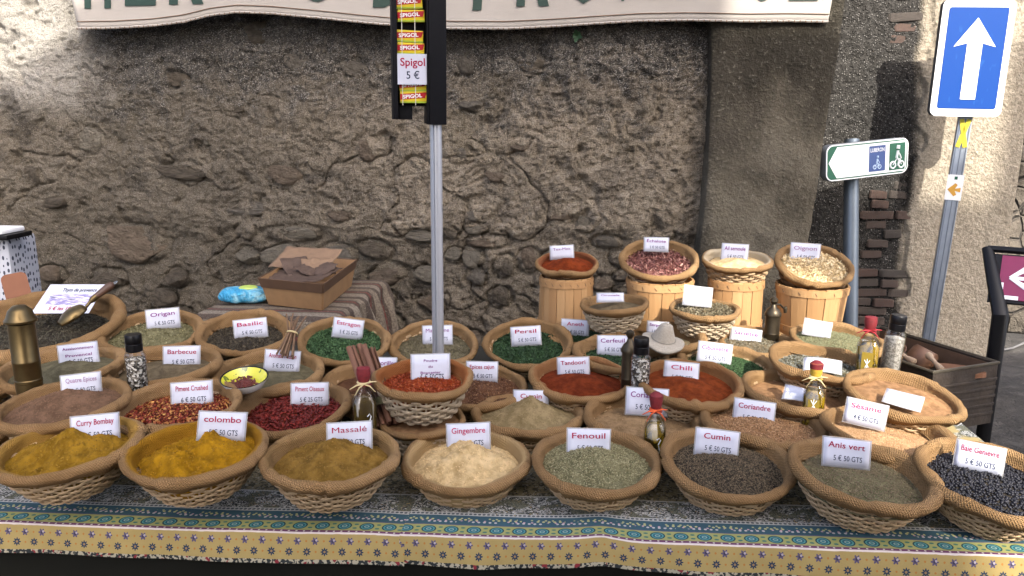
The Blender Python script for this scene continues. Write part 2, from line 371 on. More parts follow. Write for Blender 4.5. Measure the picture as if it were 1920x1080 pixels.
dk = t.ramp(nc, [(0.3, (0.015, 0.0145, 0.0135)), (0.6, (0.055, 0.052, 0.047))]); ps = t.mul(t.step(t.xyz(pn)[0], 0.62, 0.72), t.step(vp, 0.42, 0.28)); dk = t.mix(t.mul(ps, 0.8), dk, (0.28, 0.27, 0.25))
pl = t.mix(t.step(nc, 0.3, 0.7), (0.25, 0.215, 0.16), (0.42, 0.37, 0.29)); pl = t.mix(t.mul(t.step(na, 0.5, 0.75), 0.4), pl, (0.19, 0.163, 0.12))
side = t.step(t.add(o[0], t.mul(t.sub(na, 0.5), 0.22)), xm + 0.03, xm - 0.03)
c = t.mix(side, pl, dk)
M_side = t.done(c, 0.93, spec=0.2, normal=t.bump(t.add(nc, t.mul(t.step(vp, 0.5, 0.1), t.mul(side, 0.8))), 0.015))
P = np.stack([x, yy, z], 1)
side_wall = obj('side_wall', mesh_np('side_wall', P, grid_faces(len(gx), len(gz))), M_side, label='pebbledashed and pale plastered wall with exposed bricks behind the signs', cat='wall')
t = NT('old_brick'); co = t.coord(); oi = t.n('ShaderNodeObjectInfo').outputs['Random']; n = t.noise(co, 25, 5, 0.7)
c = t.ramp(oi, [(0.0, (0.22, 0.10, 0.066)), (0.45, (0.17, 0.12, 0.092)), (0.75, (0.13, 0.108, 0.09)), (1, (0.27, 0.135, 0.095))]); c = t.mix(t.step(n, 0.35, 0.65), c, (0.13, 0.115, 0.10))
M_brick = t.done(c, 0.9, normal=t.bump(n, 0.03))
bricks = []
for k in range(3):
    bm = bmesh.new(); bmesh.ops.create_cube(bm, size=1); bmesh.ops.bevel(bm, geom=bm.edges[:], offset=0.08, segments=1, affect='EDGES')
    for v in bm.verts: v.co += Vector(rng.normal(0, 0.022, 3))
    me = bpy.data.meshes.new('brick'); bm.to_mesh(me); bm.free(); me.materials.append(M_brick); bricks.append(me)
zt = px2wall(1660, 330, SY)[1]; zb = px2wall(1660, 640, SY)[1]; zz = zb; row = 0
def lay(z_, xa, xb, skip, back=0.0):
    x_ = xa + random.uniform(-0.03, 0.03)
    while x_ < xb - 0.03:
        L = random.choice([0.19, 0.13, 0.11, 0.2])
        if random.random() > skip:
            mw = Matrix.Translation((x_ + L / 2, SY + 0.068 + back + random.uniform(-0.008, 0.008), z_ + random.uniform(-.004, .004))) @ Matrix.Rotation(random.uniform(-0.05, 0.05), 4, 'Y') @ Matrix.Diagonal((L - 0.012, 0.09, 0.046, 1))
            obj('brick', random.choice(bricks), None, side_wall, mw)
        x_ += L
while zz < zt:
    lay(zz, bx0, bx1 - 0.03, 0.22); zz += 0.058
zt2, zb2 = px2wall(1700, -60, SY)[1], px2wall(1700, 112, SY)[1]; zz = zb2
while zz < zt2:
    lay(zz, px2wall(1672, 50, SY)[0], px2wall(1742, 50, SY)[0], 0.25, 0.010); zz += 0.058
# ---- dark yard wall seen past the end of the side wall
t = NT('dark_yard_stone'); co = t.coord(); n = t.noise(co, 5, 6, 0.7); v = t.vor(co, 6, 'DISTANCE_TO_EDGE')
M_yard = t.done(t.mix(n, (0.03, 0.027, 0.022), (0.13, 0.11, 0.085)), 0.95, normal=t.bump(t.add(n, t.step(v, 0, 0.08)), 0.08))
gx = np.linspace(2.2, 9, 140); gz = np.linspace(-0.1, 3.4, 80); X, Z = np.meshgrid(gx, gz, indexing='ij'); q = np.stack([X.ravel(), Z.ravel(), 0 * X.ravel()], 1)
obj('yard_wall', mesh_np('yard_wall', np.stack([q[:, 0], 6.6 - 0.12 * fbm(q * 3.5, 4, 71), q[:, 1]], 1), grid_faces(140, 80)), M_yard, label='dark stone yard wall beyond the end of the pale plaster', cat='wall')

# ---- tables and cloths
_a, _b = at_h(0, 981, TZ), at_h(1920, 1047, TZ); ESL = (_b.y - _a.y) / (_b.x - _a.x); FE = _a.y - ESL * _a.x   # front edge line y = FE + ESL x
XL, XR = -2.6, at_h(1852, 838, TZ).x
XR = max(XR, at_h(1790, 790, TZ).x)
BE = 2.62                           # back edge of the front table
R2 = 2.72                           # rear table front edge
M_wood_dark = plain('dark_table_wood', (0.12, 0.085, 0.055), 0.7, scale=12, bump=0.01)
def table(name, x0, x1, y0, y1, z, label, sl=0.0):
    e = thing(name, Vector(((x0 + x1) / 2, (y0 + y1) / 2 + sl * (x0 + x1) / 2, 0)), label, 'table', rot=Matrix.Rotation(math.atan(sl), 3, 'Z'))
    hx, hy = (x1 - x0) / 2, (y1 - y0) / 2
    b = MB(); b.box((-hx, -hy, z - 0.03), (hx, hy, z - 0.004), bev=0.003); b.build('table_top', M_wood_dark, e)
    for sx in (-1, 1):
        for sy in (-1, 1):
            b = MB(); b.box((sx * (hx - 0.1) - 0.02, sy * (hy - 0.08) - 0.02, 0), (sx * (hx - 0.1) + 0.02, sy * (hy - 0.08) + 0.02, z - 0.031)); b.build('leg', M_wood_dark, e)
    return e
table('trestle_table', XL, XR, FE + 0.03, BE, TZ, 'long front trestle table under the blue and yellow bordered cloth', ESL)
table('trestle_table', XL + 0.05, XR - 0.12, R2, 3.20, TZ2, 'rear trestle table carrying the tilted back rows')
XT = at_h(1000, 610, TZ2).x
table('trestle_table', XT, XR - 0.12, 3.204, 3.72, TZ2 + 0.004, 'short table against the wall carrying the wooden tubs')

t = NT('provencal_cloth'); uv = t.xyz(t.coord('UV')); u, v = uv[0], uv[1]
cuv = t.comb(u, v, 0)
wv = t.mul(t.sub(t.noise(cuv, 40, 2), 0.5), 0.003); v = t.add(v, wv)
def cell(period, off=0.0, uu=None): return t.mul(t.sub(t.fract(t.add(t.math('DIVIDE', uu if uu is not None else u, period), off)), 0.5), period)
def rad(du, dv, sx=1.0, sy=1.0):
    return t.math('SQRT', t.add(t.math('POWER', t.math('DIVIDE', du, sx), 2), t.math('POWER', t.math('DIVIDE', dv, sy), 2)))
def band(a, b): return t.mul(t.gt(v, a), t.lt(v, b))
def flower(c, period, off, vc, r, petals, col, core):
    du = cell(period, off); dv = t.sub(v, vc); rr = rad(du, dv); ang = t.math('ARCTAN2', dv, du)
    edge = t.mul(r, t.add(0.78, t.mul(t.math('COSINE', t.mul(ang, petals)), 0.22)))
    edge = edge if not isinstance(edge, float) else edge
    c = t.mix(t.lt(rr, edge), c, col); return t.mix(t.lt(rr, r * 0.3), c, core)
fine = t.noise(cuv, 260, 3, 0.6)
# field beyond the border: olive ground with small dark sprigs
fld = t.mix(t.step(t.noise(cuv, 55, 3, 0.6, 1.0), 0.50, 0.54), (0.19, 0.155, 0.085), (0.06, 0.055, 0.035)); fld = t.mix(t.step(t.noise(cuv, 90, 2, 0.5, 1.5), 0.58, 0.62), fld, (0.30, 0.27, 0.21))
c = fld
# paisley white strip
pais = t.noise(t.vscale(cuv, (1, 1.4, 1)), 46, 3, 0.6, 2.2); pc = t.mix(t.step(t.math('ABSOLUTE', t.sub(pais, 0.5)), 0.075, 0.05), (0.56, 0.56, 0.52), (0.035, 0.04, 0.038))
big = t.noise(cuv, 20, 2, 0.5, 1.0); pc = t.mix(t.mul(t.step(big, 0.53, 0.56), 0.85), pc, t.mix(t.step(fine, 0.45, 0.55), (0.05, 0.06, 0.05), (0.17, 0.165, 0.10)))
c = t.mix(band(0.186, 0.275), c, pc)
c = t.mix(t.gt(u, XR - 0.13 + 81 * 0.013), c, t.mix(t.step(t.noise(cuv, 9, 2), 0.5, 0.58), pc, (0.42, 0.33, 0.15)))
c = t.mix(band(0.275, 0.281), c, (0.42, 0.41, 0.36))
dots = t.lt(rad(cell(0.011), t.sub(v, 0.178), 1, 1), 0.0042); c = t.mix(band(0.17, 0.186), c, t.mix(dots, (0.50, 0.50, 0.47), (0.10, 0.11, 0.12)))
# blue band with white / yellow flowerets
bl = t.mix(t.noise(cuv, 14, 3), (0.030, 0.078, 0.115), (0.06, 0.135, 0.165))
for (per, of, vc, r, col) in [(0.0135, 0.0, 0.139, 0.0036, (0.55, 0.52, 0.50)), (0.0135, 0.5, 0.150, 0.0036, (0.50, 0.50, 0.22)), (0.019, 0.2, 0.1445, 0.003, (0.55, 0.36, 0.40)), (0.017, 0.6, 0.156, 0.003, (0.45, 0.46, 0.22))]:
    g = t.step(t.fract(t.add(t.math('DIVIDE', u, 0.105), of)), 0.25, 0.35)
    bl = t.mix(t.mul(t.lt(rad(cell(per, of), t.sub(v, vc)), r), g), bl, col)
c = t.mix(band(0.124, 0.17), c, bl); c = t.mix(band(0.1225, 0.1255), c, (0.14, 0.11, 0.16))
# green-yellow band with ovals
gb = t.mix(t.noise(cuv, 30, 2), (0.32, 0.34, 0.10), (0.42, 0.40, 0.17))
lf = t.lt(rad(cell(0.027, 0.5), t.mul(t.sub(t.math('ABSOLUTE', t.sub(v, 0.1015)), 0.009), 1.0), 0.0055, 0.0035), 1.0); gb = t.mix(lf, gb, (0.06, 0.17, 0.13))
orr = rad(cell(0.054), t.sub(v, 0.1015), 0.0175, 0.0165)
ring = t.ramp(orr, [(0.0, (0.05, 0.20, 0.22)), (0.22, (0.30, 0.42, 0.36)), (0.36, (0.03, 0.13, 0.17)), (0.62, (0.10, 0.30, 0.30)), (0.80, (0.02, 0.07, 0.08))], 'CONSTANT')
gb = t.mix(t.lt(orr, 1.0), gb, ring); c = t.mix(band(0.081, 0.1225), c, gb)
pd = t.lt(rad(cell(0.018), t.sub(v, 0.0765)), 0.0026); c = t.mix(band(0.0715, 0.081), c, t.mix(pd, (0.16, 0.055, 0.12), (0.62, 0.55, 0.50)))
c = t.mix(band(0.066, 0.0715), c, (0.72, 0.64, 0.58))
# ochre strip with two rows of flowers
oc = t.mix(t.noise(cuv, 26, 3), (0.36, 0.265, 0.095), (0.46, 0.35, 0.14))
oc = flower(oc, 0.042, 0.0, 0.0505, 0.0092, 6, (0.11, 0.09, 0.16), (0.05, 0.045, 0.08)); oc = t.mix(t.lt(rad(t.sub(cell(0.042), 0.003), t.sub(v, 0.0525)), 0.0026), oc, (0.45, 0.40, 0.45))
oc = flower(oc, 0.042, 0.45, 0.027, 0.0098, 8, (0.022, 0.045, 0.085), (0.30, 0.20, 0.10))
oc = t.mix(t.lt(rad(cell(0.042, 0.5), t.sub(v, 0.0505)), 0.0025), oc, (0.45, 0.20, 0.05)); oc = t.mix(t.lt(rad(cell(0.042, 0.95), t.sub(v, 0.027)), 0.0025), oc, (0.45, 0.20, 0.05))
c = t.mix(t.lt(v, 0.066), c, oc)
hem = t.mix(t.step(t.noise(cuv, 110, 1), 0.48, 0.52), (0.42, 0.38, 0.28), (0.03, 0.035, 0.035)); hem = t.mix(t.step(t.noise(cuv, 60, 1), 0.62, 0.64), hem, (0.25, 0.03, 0.04))
c = t.mix(t.lt(v, 0.0095), c, hem)
weave = t.mul(t.math('SINE', t.mul(u, 3400)), t.math('SINE', t.mul(v, 3400)))
M_cloth = t.done(c, 0.85, spec=0.15, normal=t.bump(t.add(t.mul(weave, 0.4), fine), 0.0012))
def cloth(xa, xb, lift, seed, label, right_drop):
    DRP = 0.069
    s = np.linspace(xa, xb + (0.12 if right_drop else 0), 420); vv = np.concatenate([np.linspace(0, DRP, 12), np.linspace(DRP + 0.006, DRP + BE - FE - 0.05, 120)])
    S, Vv = np.meshgrid(s, vv, indexing='ij'); s_ = S.ravel(); v_ = Vv.ravel(); q = np.stack([s_, v_, 0 * s_], 1)
    over = np.clip(s_ - xb, 0, None) if right_drop else 0 * s_
    front = np.clip(DRP - v_, 0, None); top = np.clip(v_ - DRP, 0, None)
    wob = 0.006 * fbm(np.stack([s_ * 2.3, 0 * s_, 0 * s_ + seed], 1), 3, seed) + 0.010 * np.exp(-((s_ - 0.03) / 0.09) ** 2) * (seed == 81)
    x_ = np.minimum(s_, xb) if right_drop else s_
    y_ = FE + ESL * s_ + top + wob - 0.014 * np.sin(np.clip(front / DRP, 0, 1) * 1.2) + 0.008 * fbm(q * [7, 2, 0] + 3, 2, seed + 4) * front / DRP
    z_ = TZ + lift - np.where(front > 0, front, 0) - over + 0.004 * np.clip(fbm(q * [3.3, 6, 0], 3, seed + 1), -0.35, 1) + 0.0018
    z_ -= 0.006 * (fbm(np.stack([s_ * 3.1, 0 * s_, 0 * s_ + 4], 1), 3, seed + 8) + 0.3) * front / DRP
    z_ += 0.006 * np.exp(-((s_ - 0.03) / 0.04) ** 2) * np.exp(-top / 0.2) * (seed == 81)
    x_ = x_ + 0.02 * np.sin(np.clip(over / 0.12, 0, 1) * 1.5)
    uvs = np.stack([s_ + seed * 0.013 + 0.002 * fbm(q * 4, 2, 5), v_], 1)
    obj('tablecloth', mesh_np('tablecloth', np.stack([x_, y_, z_], 1), grid_faces(len(s), len(vv)), uv=uvs), M_cloth, label=label, cat='tablecloth')
xs = at_h(757, 990, TZ).x
cloth(XL, xs + 0.012, 0.001, 80, 'printed cloth with blue and ochre border under the curry and massalé baskets', False)
cloth(xs, XR, 0.005, 81, 'printed cloth with blue and ochre border under the fennel and juniper baskets', True)
s = np.linspace(XL, XR - 0.1, 60); b = MB()
V = []
for a in s:
    for (y_, z_) in ((R2 - 0.004, TZ2 - 0.25), (R2 - 0.006, TZ2 + 0.002), (R2 + 0.02, TZ2 + 0.004), (3.20, TZ2 + 0.004), (3.203, TZ2 - 0.02)): V.append((a, y_, z_))
V = np.array(V); V[:, 2] += 0.002 * vnoise(V * 6, 3)
obj('tablecloth', mesh_np('tablecloth', V, grid_faces(60, 5)), plain('olive_cloth', (0.028, 0.026, 0.016), 0.9), label='plain dark olive cloth over the rear table', cat='tablecloth')
# dark skirt hanging under the front border
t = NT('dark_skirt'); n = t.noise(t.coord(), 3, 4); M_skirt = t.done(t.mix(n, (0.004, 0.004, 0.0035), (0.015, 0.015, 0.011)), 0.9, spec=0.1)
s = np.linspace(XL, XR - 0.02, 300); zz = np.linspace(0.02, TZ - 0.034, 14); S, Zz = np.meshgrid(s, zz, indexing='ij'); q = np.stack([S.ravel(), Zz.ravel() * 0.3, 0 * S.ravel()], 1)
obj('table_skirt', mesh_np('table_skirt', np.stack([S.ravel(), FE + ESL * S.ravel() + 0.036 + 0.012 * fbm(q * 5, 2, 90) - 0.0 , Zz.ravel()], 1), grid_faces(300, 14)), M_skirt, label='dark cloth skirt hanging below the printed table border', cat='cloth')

# ================================================================== BASKETS, SPICES, PRICE CARDS
t = NT('burlap'); uv = t.coord('UV'); uu = t.xyz(uv); co = t.coord(); oi = t.n('ShaderNodeObjectInfo')
T_ = 2 * math.pi / 0.0066
a_ = t.math('SINE', t.mul(t.add(uu[0], t.mul(uu[1], 0.35)), T_)); b_ = t.math('SINE', t.mul(t.sub(uu[1], t.mul(uu[0], 0.12)), T_)); wv = t.add(t.mul(a_, b_), t.mul(t.add(a_, b_), 0.25))
n1 = t.noise(co, 9, 4); n2 = t.noise(co, 240, 3, 0.7); n3 = t.noise(co, 30, 4, 0.65)
c = t.mix(t.step(n1, 0.3, 0.72), (0.29, 0.172, 0.076), (0.44, 0.278, 0.135)); c = t.mix(t.mul(t.step(n2, 0.42, 0.75), 0.5), c, (0.54, 0.325, 0.135)); c = t.mix(t.mul(t.step(wv, 0.0, -0.8), 0.6), c, (0.12, 0.06, 0.02))
c = t.mix(t.mul(t.step(t.add(t.mul(n3, 0.6), t.mul(n1, 0.4)), 0.54, 0.68), 0.65), c, (0.10, 0.056, 0.026))
c = t.mix(t.mul(oi.outputs['Random'], 0.35), c, (0.22, 0.125, 0.055))
c = t.mix(t.mul(t.mul(t.attr('inn'), oi.outputs['Alpha']), t.step(t.add(n3, t.mul(t.attr('inn'), 0.25)), 0.42, 0.62)), c, oi.outputs['Color'])
M_burlap = t.done(c, 0.95, spec=0.1, normal=t.bump(t.add(t.mul(wv, 0.5), n2), 0.0045))
def wick_mat(name, a, b):
    t = NT(name); co = t.coord('Generated'); n = t.noise(co, 14, 4, 0.6); r = t.attr('rnd'); n2 = t.noise(t.vscale(t.coord(), (1, 1, 4)), 35, 3)
    c = t.mix(t.math('ADD', t.mul(n, 0.5), t.mul(r, 0.5)), a, b); c = t.mix(t.mul(t.step(n2, 0.60, 0.76), 0.3), c, (0.26, 0.145, 0.06))
    return t.done(c, 0.55, spec=0.35, normal=t.bump(n2, 0.01))
M_wick = wick_mat('willow_tan', (0.50, 0.32, 0.155), (0.84, 0.63, 0.39)); M_wick2 = wick_mat('willow_pale', (0.56, 0.42, 0.26), (0.84, 0.70, 0.50)); M_wick3 = wick_mat('willow_brown', (0.16, 0.09, 0.04), (0.30, 0.18, 0.09))
def wicker_mesh(prof, rows, n=31, seg=5, thick=0.02, seed=0, flat=0.35):
    """unit wicker body: profile (r,z) from top to base; strands woven in and out of n stakes"""
    pr = np.array(prof); L = np.concatenate([[0], np.cumsum(np.hypot(*np.diff(pr, axis=0).T))]); L /= L[-1]
    rg = np.random.default_rng(seed); Vs = []; Fs = []; A = []; base = 0
    Nn = n * seg; th = np.arange(Nn) * 2 * np.pi / Nn; ns = 6; ph = np.arange(ns) * 2 * np.pi / ns
    Hh = (abs(pr[0, 1] - pr[-1, 1]) + abs(pr[0, 0] - pr[-1, 0])) / rows * 0.5 * flat * 2
    for k in range(rows):
        tt = (k + 0.5) / rows; r0 = np.interp(tt, L, pr[:, 0]); z0 = np.interp(tt, L, pr[:, 1])
        dr = np.interp(min(tt + 0.05, 1), L, pr[:, 0]) - np.interp(max(tt - 0.05, 0), L, pr[:, 0]); dz = np.interp(min(tt + 0.05, 1), L, pr[:, 1]) - np.interp(max(tt - 0.05, 0), L, pr[:, 1])
        l = math.hypot(dr, dz) + 1e-9; tv = np.array([dr / l, dz / l]); nv_ = np.array([-tv[1], tv[0]]); nv_ = nv_ if nv_[0] > 0 else -nv_
        w = np.cos(n * th / 2.0 * 1.0 + np.pi * k + (0 if n % 2 == 0 else 0)) * (1 if n % 2 == 0 else 1)
        w = np.cos(n * th + np.pi * (k % 2)) if False else np.sign(np.cos(n / 2 * th + np.pi / 2 * 0 + k * np.pi)) * np.abs(np.cos(n / 2 * th + k * np.pi)) ** 0.7
        jit = rg.normal(0, 0.004) + 0.006 * np.sin(th * rg.integers(2, 5) + rg.uniform(0, 6))
        rc = r0 + nv_[0] * (w * thick + 0); zc = z0 + jit + nv_[1] * (w * thick)
        off_n = np.cos(ph) * thick * 0.75; off_t = np.sin(ph) * Hh * rg.uniform(0.85, 1.08)
        rr = rc[:, None] + off_n * nv_[0] + off_t * tv[0]; zz = zc[:, None] + off_n * nv_[1] + off_t * tv[1]
        V = np.stack([rr * np.cos(th)[:, None], rr * np.sin(th)[:, None], zz], -1).reshape(-1, 3)
        i, j = np.meshgrid(np.arange(Nn), np.arange(ns), indexing='ij'); i = i.ravel(); j = j.ravel(); i2 = (i + 1) % Nn; j2 = (j + 1) % ns
        Fs.append(np.stack([i * ns + j, i2 * ns + j, i2 * ns + j2, i * ns + j2], 1) + base); Vs.append(V); base += len(V)
        A.append(np.repeat(np.clip(rg.uniform(0, 1) * 0.5 + 0.5 * vnoise(np.stack([th * 5, 0 * th + k, 0 * th], 1), seed) * 0.5 + 0.25, 0, 1), ns))
    nstk = n
    for k in range(nstk):   # stakes
        a0 = (k + 0.0) * 2 * np.pi / nstk
        for tt in range(len(pr) - 1):
            pass
        ns2 = 5; ph2 = np.arange(ns2) * 2 * np.pi / ns2; V = []
        for (r0, z0) in pr:
            for p in ph2: V.append(((r0 + math.cos(p) * thick * 0.6) * math.cos(a0) - math.sin(p) * thick * 0.9 * math.sin(a0), (r0 + math.cos(p) * thick * 0.6) * math.sin(a0) + math.sin(p) * thick * 0.9 * math.cos(a0), z0))
        m = len(pr); i, j = np.meshgrid(np.arange(m - 1), np.arange(ns2), indexing='ij'); i = i.ravel(); j = j.ravel(); j2 = (j + 1) % ns2
        Fs.append(np.stack([i * ns2 + j, i * ns2 + j2, (i + 1) * ns2 + j2, (i + 1) * ns2 + j], 1) + base); Vs.append(np.array(V)); base += len(V); A.append(np.full(len(V), 0.25))
    # base disc
    rb, zb = pr[-1]; V = np.array([[rb * math.cos(q), rb * math.sin(q), zb] for q in np.arange(24) * 2 * np.pi / 24] + [[0, 0, zb]])
    Fs.append(np.array([[k, 24, (k + 1) % 24, (k + 1) % 24] for k in range(24)])[:, :3] + base); Vs.append(V); A.append(np.full(25, 0.3)); base += 25
    quads = [f for f in Fs if f.shape[1] == 4]; tris = [f for f in Fs if f.shape[1] == 3]
    return mesh_np('wicker_body', np.concatenate(Vs), [np.concatenate(quads), np.concatenate(tris)], attr={'rnd': np.concatenate(A)})
P_low = [(0.86, -0.10), (0.80, -0.24), (0.70, -0.40), (0.585, -0.54), (0.50, -0.595)]
P_tall = [(0.90, -0.06), (0.85, -0.22), (0.78, -0.42), (0.69, -0.60), (0.61, -0.70)]
BODY = {}
def body(kind, mat):
    k = (kind, mat.name)
    if k not in BODY:
        b = kind[:-1]
        me = wicker_mesh(P_low if b == 'low' else P_tall, thick=0.0165 if b == 'low' else 0.024, rows=10 if b == 'low' else 8, n=32 if b == 'low' else 28, seed=ord(kind[-1])); me.materials.append(mat); BODY[k] = me
    return BODY[k]
def lining(R, rt, deep, seed, out_drop=1.0, crease=3):
    """burlap lining: bowl inside, fat rolled rim, flap outside"""
    rg = np.random.default_rng(seed); Rc = R - rt; nt = 112
    prof = [(0.40 * R, -deep * 1.12, 1), (0.56 * R, -deep, 1), (0.70 * R, -deep * 0.72, 1), (0.79 * R, -deep * 0.42, 1), (Rc - rt * 1.25, -rt * 1.3, 1)]
    for a in np.radians(np.linspace(195, -62, 13)): prof.append((Rc + rt * math.cos(a), rt * math.sin(a), 1 if a > 1.75 else (0.35 if a > 1.2 else 0)))
    prof += [(Rc - rt * 0.1, -rt * 1.6 * out_drop, 0), (Rc - rt * 0.75, -rt * 1.85 * out_drop, 0), (Rc - rt * 1.7, -rt * 1.5 * out_drop, 0)]
    pr = np.array(prof); s = np.concatenate([[0], np.cumsum(np.hypot(*np.diff(pr[:, :2], axis=0).T))]); npf = len(pr)
    th = np.arange(nt + 1) * 2 * np.pi / nt; TH, I = np.meshgrid(th, np.arange(npf), indexing='ij'); TH = TH.ravel(); I = I.ravel()
    r = pr[I, 0]; z = pr[I, 1]; c, sn = np.cos(TH), np.sin(TH)
    q = np.stack([c * 1.3 * R / .17, sn * 1.3 * R / .17, s[I] * 6 + seed * 3.7], 1)
    roll = np.clip((s[I] - s[4]) / 0.02, 0, 1)
    lump = fbm(q * 1.6, 3, seed); k = 1 + roll * 0.10 * lump
    cr = r - Rc; r2 = Rc + cr * (1 + 0.55 * lump * roll) + 0.006 * fbm(q * 0.9 + 5, 2, seed + 3); z2 = z * (1 + 0.50 * lump * roll) + 0.009 * fbm(np.stack([c * 1.1, sn * 1.1, 0 * c + seed], 1), 2, seed + 1)
    for _ in range(crease):
        a0 = rg.uniform(0, 2 * np.pi); wd = rg.uniform(0.03, 0.06); da = (TH - a0 + 0.5 * (s[I] - s[9]) / R * rg.uniform(-1, 1) + np.pi) % (2 * np.pi) - np.pi
        g = np.exp(-(da / wd) ** 2) * roll; g2 = np.exp(-((da - wd * 2) / (wd * 1.5)) ** 2) * roll
        sc = rg.uniform(0.15, 0.4); r2 = Rc + (r2 - Rc) * (1 - sc * g + 0.15 * g2); z2 = z2 * (1 - sc * g + 0.15 * g2)
    inside = 1 - roll; r2 += inside * 0.006 * fbm(q * 2.5, 3, seed + 7)
    fine = 0.0022 * fbm(q * 14, 2, seed + 9); r2 += fine
    V = np.stack([r2 * c, r2 * sn, z2], 1); uvs = np.stack([TH * Rc, s[I]], 1)
    return mesh_np('burlap_lining', V, grid_faces(nt + 1, npf)[:, ::-1], uv=uvs, attr={'inn': pr[I, 2]})

GRAIN = (np.array([[1, 0, 0], [-1, 0, 0], [0, 1, 0], [0, -1, 0], [0, 0, 1], [0, 0, -1]], float), np.array([[0, 2, 4], [2, 1, 4], [1, 3, 4], [3, 0, 4], [2, 0, 5], [1, 2, 5], [3, 1, 5], [0, 3, 5]]))
_bm = bmesh.new(); bmesh.ops.create_icosphere(_bm, subdivisions=1, radius=1); BALL = (np.array([v.co[:] for v in _bm.verts]), np.array([[v.index for v in f.verts] for f in _bm.faces])); _bm.free()
_a = np.linspace(-1, 1, 4); RIB = (np.array([[x, y, 0.35 * x * x * (1 if y > 0 else 0.8)] for x in _a for y in (-1, 1)]), np.array([[0, 2, 3], [0, 3, 1], [2, 4, 5], [2, 5, 3], [4, 6, 7], [4, 7, 5]]))
SHAPES = {'grain': GRAIN, 'ball': BALL, 'rib': RIB}
def seed_mat(name, stops, rough=0.6):
    t = NT(name); r = t.attr('rnd'); n = t.noise(t.coord(), 300, 2)
    k = t.math('ADD', t.mul(r, 0.85), t.mul(n, 0.15)); c = t.ramp(k, [(i / (len(stops) - 1), s) for i, s in enumerate(stops)])
    return t.done(c, rough, spec=0.3)
def powder_mat(name, a, b, scale=26, fine=420, bump=0.004, speck=None, amt=0.5):
    t = NT(name); co = t.coord(); n = t.noise(co, scale, 5, 0.65); f = t.noise(co, fine, 3, 0.7)
    c = t.mix(t.step(n, 0.32, 0.68), tuple(x * 0.82 for x in a), tuple(x * 1.08 for x in b)); c = t.mix(t.mul(t.step(t.noise(co, 11, 4, 0.6, 0.8), 0.52, 0.70), 0.22), c, tuple(x * 0.6 for x in a))
    if speck: c = t.mix(t.mul(t.step(f, 0.55, 0.66), amt), c, speck)
    return t.done(c, 0.95, spec=0.1, normal=t.bump(t.add(t.mul(n, 2.0), f), bump))

BK = {}
def basket(key, cx, y0, y1, w, D=0.34, roll=0.0, what='', kind='lowa', wm=None, rt=None, tilt=None, stain=None, deep=None, shift=0.0, crease=None, group='burlap lined spice baskets'):
    d = F * D / w; cy = (y0 + y1) / 2; P = at_depth(cx, cy, d + shift); D = w * (d + shift) / F; R = D / 2; rt = rt or 0.0138 * D / 0.34
    rp = rt * F / d; e = math.asin(max(0.05, min(0.95, ((y1 - y0) / 2 - rp) / (w / 2 - rp))))
    hv = P - CAM; el = math.atan2(-hv.z, math.hypot(hv.x, hv.y)); tl = (e - el) if tilt is None else R_(tilt)
    az = math.atan2(-hv.x, hv.y)
    rot = Matrix.Rotation(az, 3, 'Z') @ Matrix.Rotation(R_(roll), 3, 'Y') @ Matrix.Rotation(tl, 3, 'X')
    o = thing('wicker_basket', P, what, 'basket', group, rot)
    k = len(BK)
    sp = Matrix.Rotation(k * 2.1, 4, 'Z')
    bo = obj('wicker_body', body(kind, wm or M_wick), None, o, sp @ Matrix.Diagonal((R, R, R, 1)))
    li = obj('burlap_lining', lining(R, rt, deep or 0.082 * D / 0.34, 100 + k * 7, crease=crease if crease is not None else 2 + k % 3), M_burlap, o)
    li.color = (*(stain[0] if stain else (0.3, 0.2, 0.1)), stain[1] if stain else 0.0)
    BK[key] = (P, rot, R, rt, d + shift); return o
